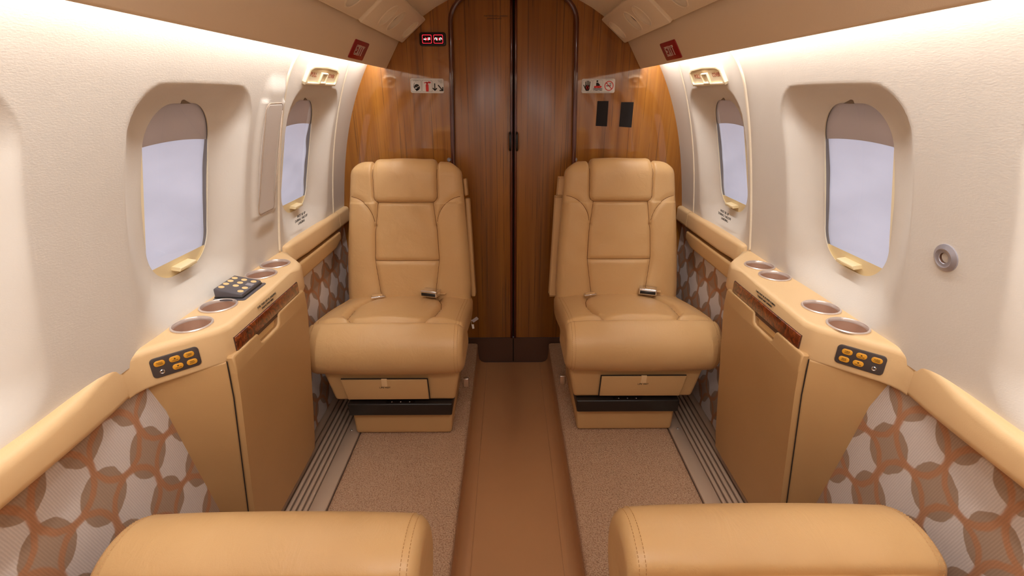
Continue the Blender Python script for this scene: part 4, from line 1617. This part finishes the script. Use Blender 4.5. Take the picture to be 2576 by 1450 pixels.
    rbox('release_lever', (min(a * .236, a * .256), -.10, .150), (max(a * .236, a * .256), -.085, .185), .002, 'steel', T, 2)
    # ---- folded armrest on the aisle flank of the back
    def slab(nm, h0, h1, x0, x1, d0, d1, bev):
        V = []
        bm = bmesh.new()
        bmesh.ops.create_cube(bm, size=1)
        for v in bm.verts:
            h = h0 if v.co.z < 0 else h1
            t = d0 if v.co.y < 0 else d1
            q = np.array([y0, z0b]) + ax_ * h - nf * t
            base = float(np.interp(h, hgt[:40], HW[:40])) if h < Lb - R else HW[40]
            base = float(np.interp(h, [0, .08, .2, .42, .56], [.243, .244, .238, .218, .205]))
            xx = (base + (x0 if v.co.x < 0 else x1)) * a + .012 * a * h / Lb
            v.co = (xx, q[0], q[1])
        bmesh.ops.bevel(bm, geom=list(bm.edges), offset=bev, segments=3, profile=.5, affect='EDGES', clamp_overlap=True)
        return from_bm(nm, bm, 'panel_leather', T, True)
    slab('armrest', .03, .425, .001, .019, .050, .105, .006)
    slab('armrest_hinge', .435, .50, .001, .014, .045, .10, .005)
    # ---- belt
    bk = thing_child('belt_buckle', T)
    Bm = Matrix.Translation((a * .093 if a > 0 else .105, .170, .386)) @ Matrix.Rotation(math.radians(-16), 4, 'Z') @ Matrix.Rotation(math.radians(-6), 4, 'X')
    b1 = rbox('belt_buckle', (-.033, -.015, 0), (.033, .034, .024), .003, 'chrome', T, 3, Bm)
    b1['label'] = 'chrome belt buckle'
    rbox('buckle_mouth', (-.029, -.0158, .0035), (.029, -.012, .0165), .001, 'black', b1, 1, Bm)
    rbox('webbing', (.010, .026, .003), (.05, .06, .007), .0015, 'leather', T, 1, Bm)
    Bm2 = Matrix.Translation((-.108 if a > 0 else -.115, .180, .378)) @ Matrix.Rotation(math.radians(14), 4, 'Z') @ Matrix.Rotation(math.radians(-5), 4, 'X')
    b2 = plate('belt_tongue', [(-.027, -.008), (.018, -.008), (.026, -.002), (.026, .004), (.018, .010), (-.027, .010)], 0, .006, 'chrome', T, bev=.002, mtx=Bm2)
    b2['label'] = 'flat belt tongue'
    rbox('tongue_cover', (-.024, -.005, .005), (.016, .008, .011), .002, 'leather', b2, 2, Bm2)
    if tagged:
        Tm = Matrix.Translation((a * .262, .030, .352))
        rg = tube('tag_ring', [Tm @ Vector((.0, .004 * math.cos(t), -.010 + .010 * math.sin(t))) for t in np.linspace(0, 2 * math.pi, 16)], .0011, 'chrome', T, 6)
        p1 = plate('metal_tag', rrect(.024, .012, .002, .012, 0), -.0006, .0006, 'silver', T, mtx=frame(tuple(Tm @ Vector((.004, -.002, -.006))), (1, 0, .75), (-.75, 0, 1)))
        p1['label'] = 'small grey metal tag'
        plate('paper_tag', [(-.004, 0), (.004, 0), (.006, -.016), (-.001, -.018)], -.0005, .0005, 'plate', T, mtx=frame(tuple(Tm @ Vector((.004, -.002, -.018))), (1, 0, 0), (0, 0, 1)))
    return T


def thing_child(*_):
    return None


SEAT_X = .412
build_seat('cabin_chair', 'tan leather seat with key tags, backing on the bulkhead by keypad console', (-SEAT_X - .007, 1.56, CARPET_Z), 0.0, 1, True, 1.3)
build_seat('cabin_chair', 'tan leather seat backing on the bulkhead below the black velcro patches', (SEAT_X + .003, 1.575, CARPET_Z), 0.0, -1, False, 4.1)
build_seat('cabin_chair', 'tan leather seat facing the bulkhead, below the inset-panel wall and its arm rail', (-SEAT_X, .444, CARPET_Z), math.pi, -1, False, 2.2, 48, .100)
build_seat('cabin_chair', 'tan leather seat facing the bulkhead, below the round silver air outlet', (SEAT_X, .456, CARPET_Z), math.pi, 1, False, 5.7, 48, .100)
bpy.context.view_layer.update()
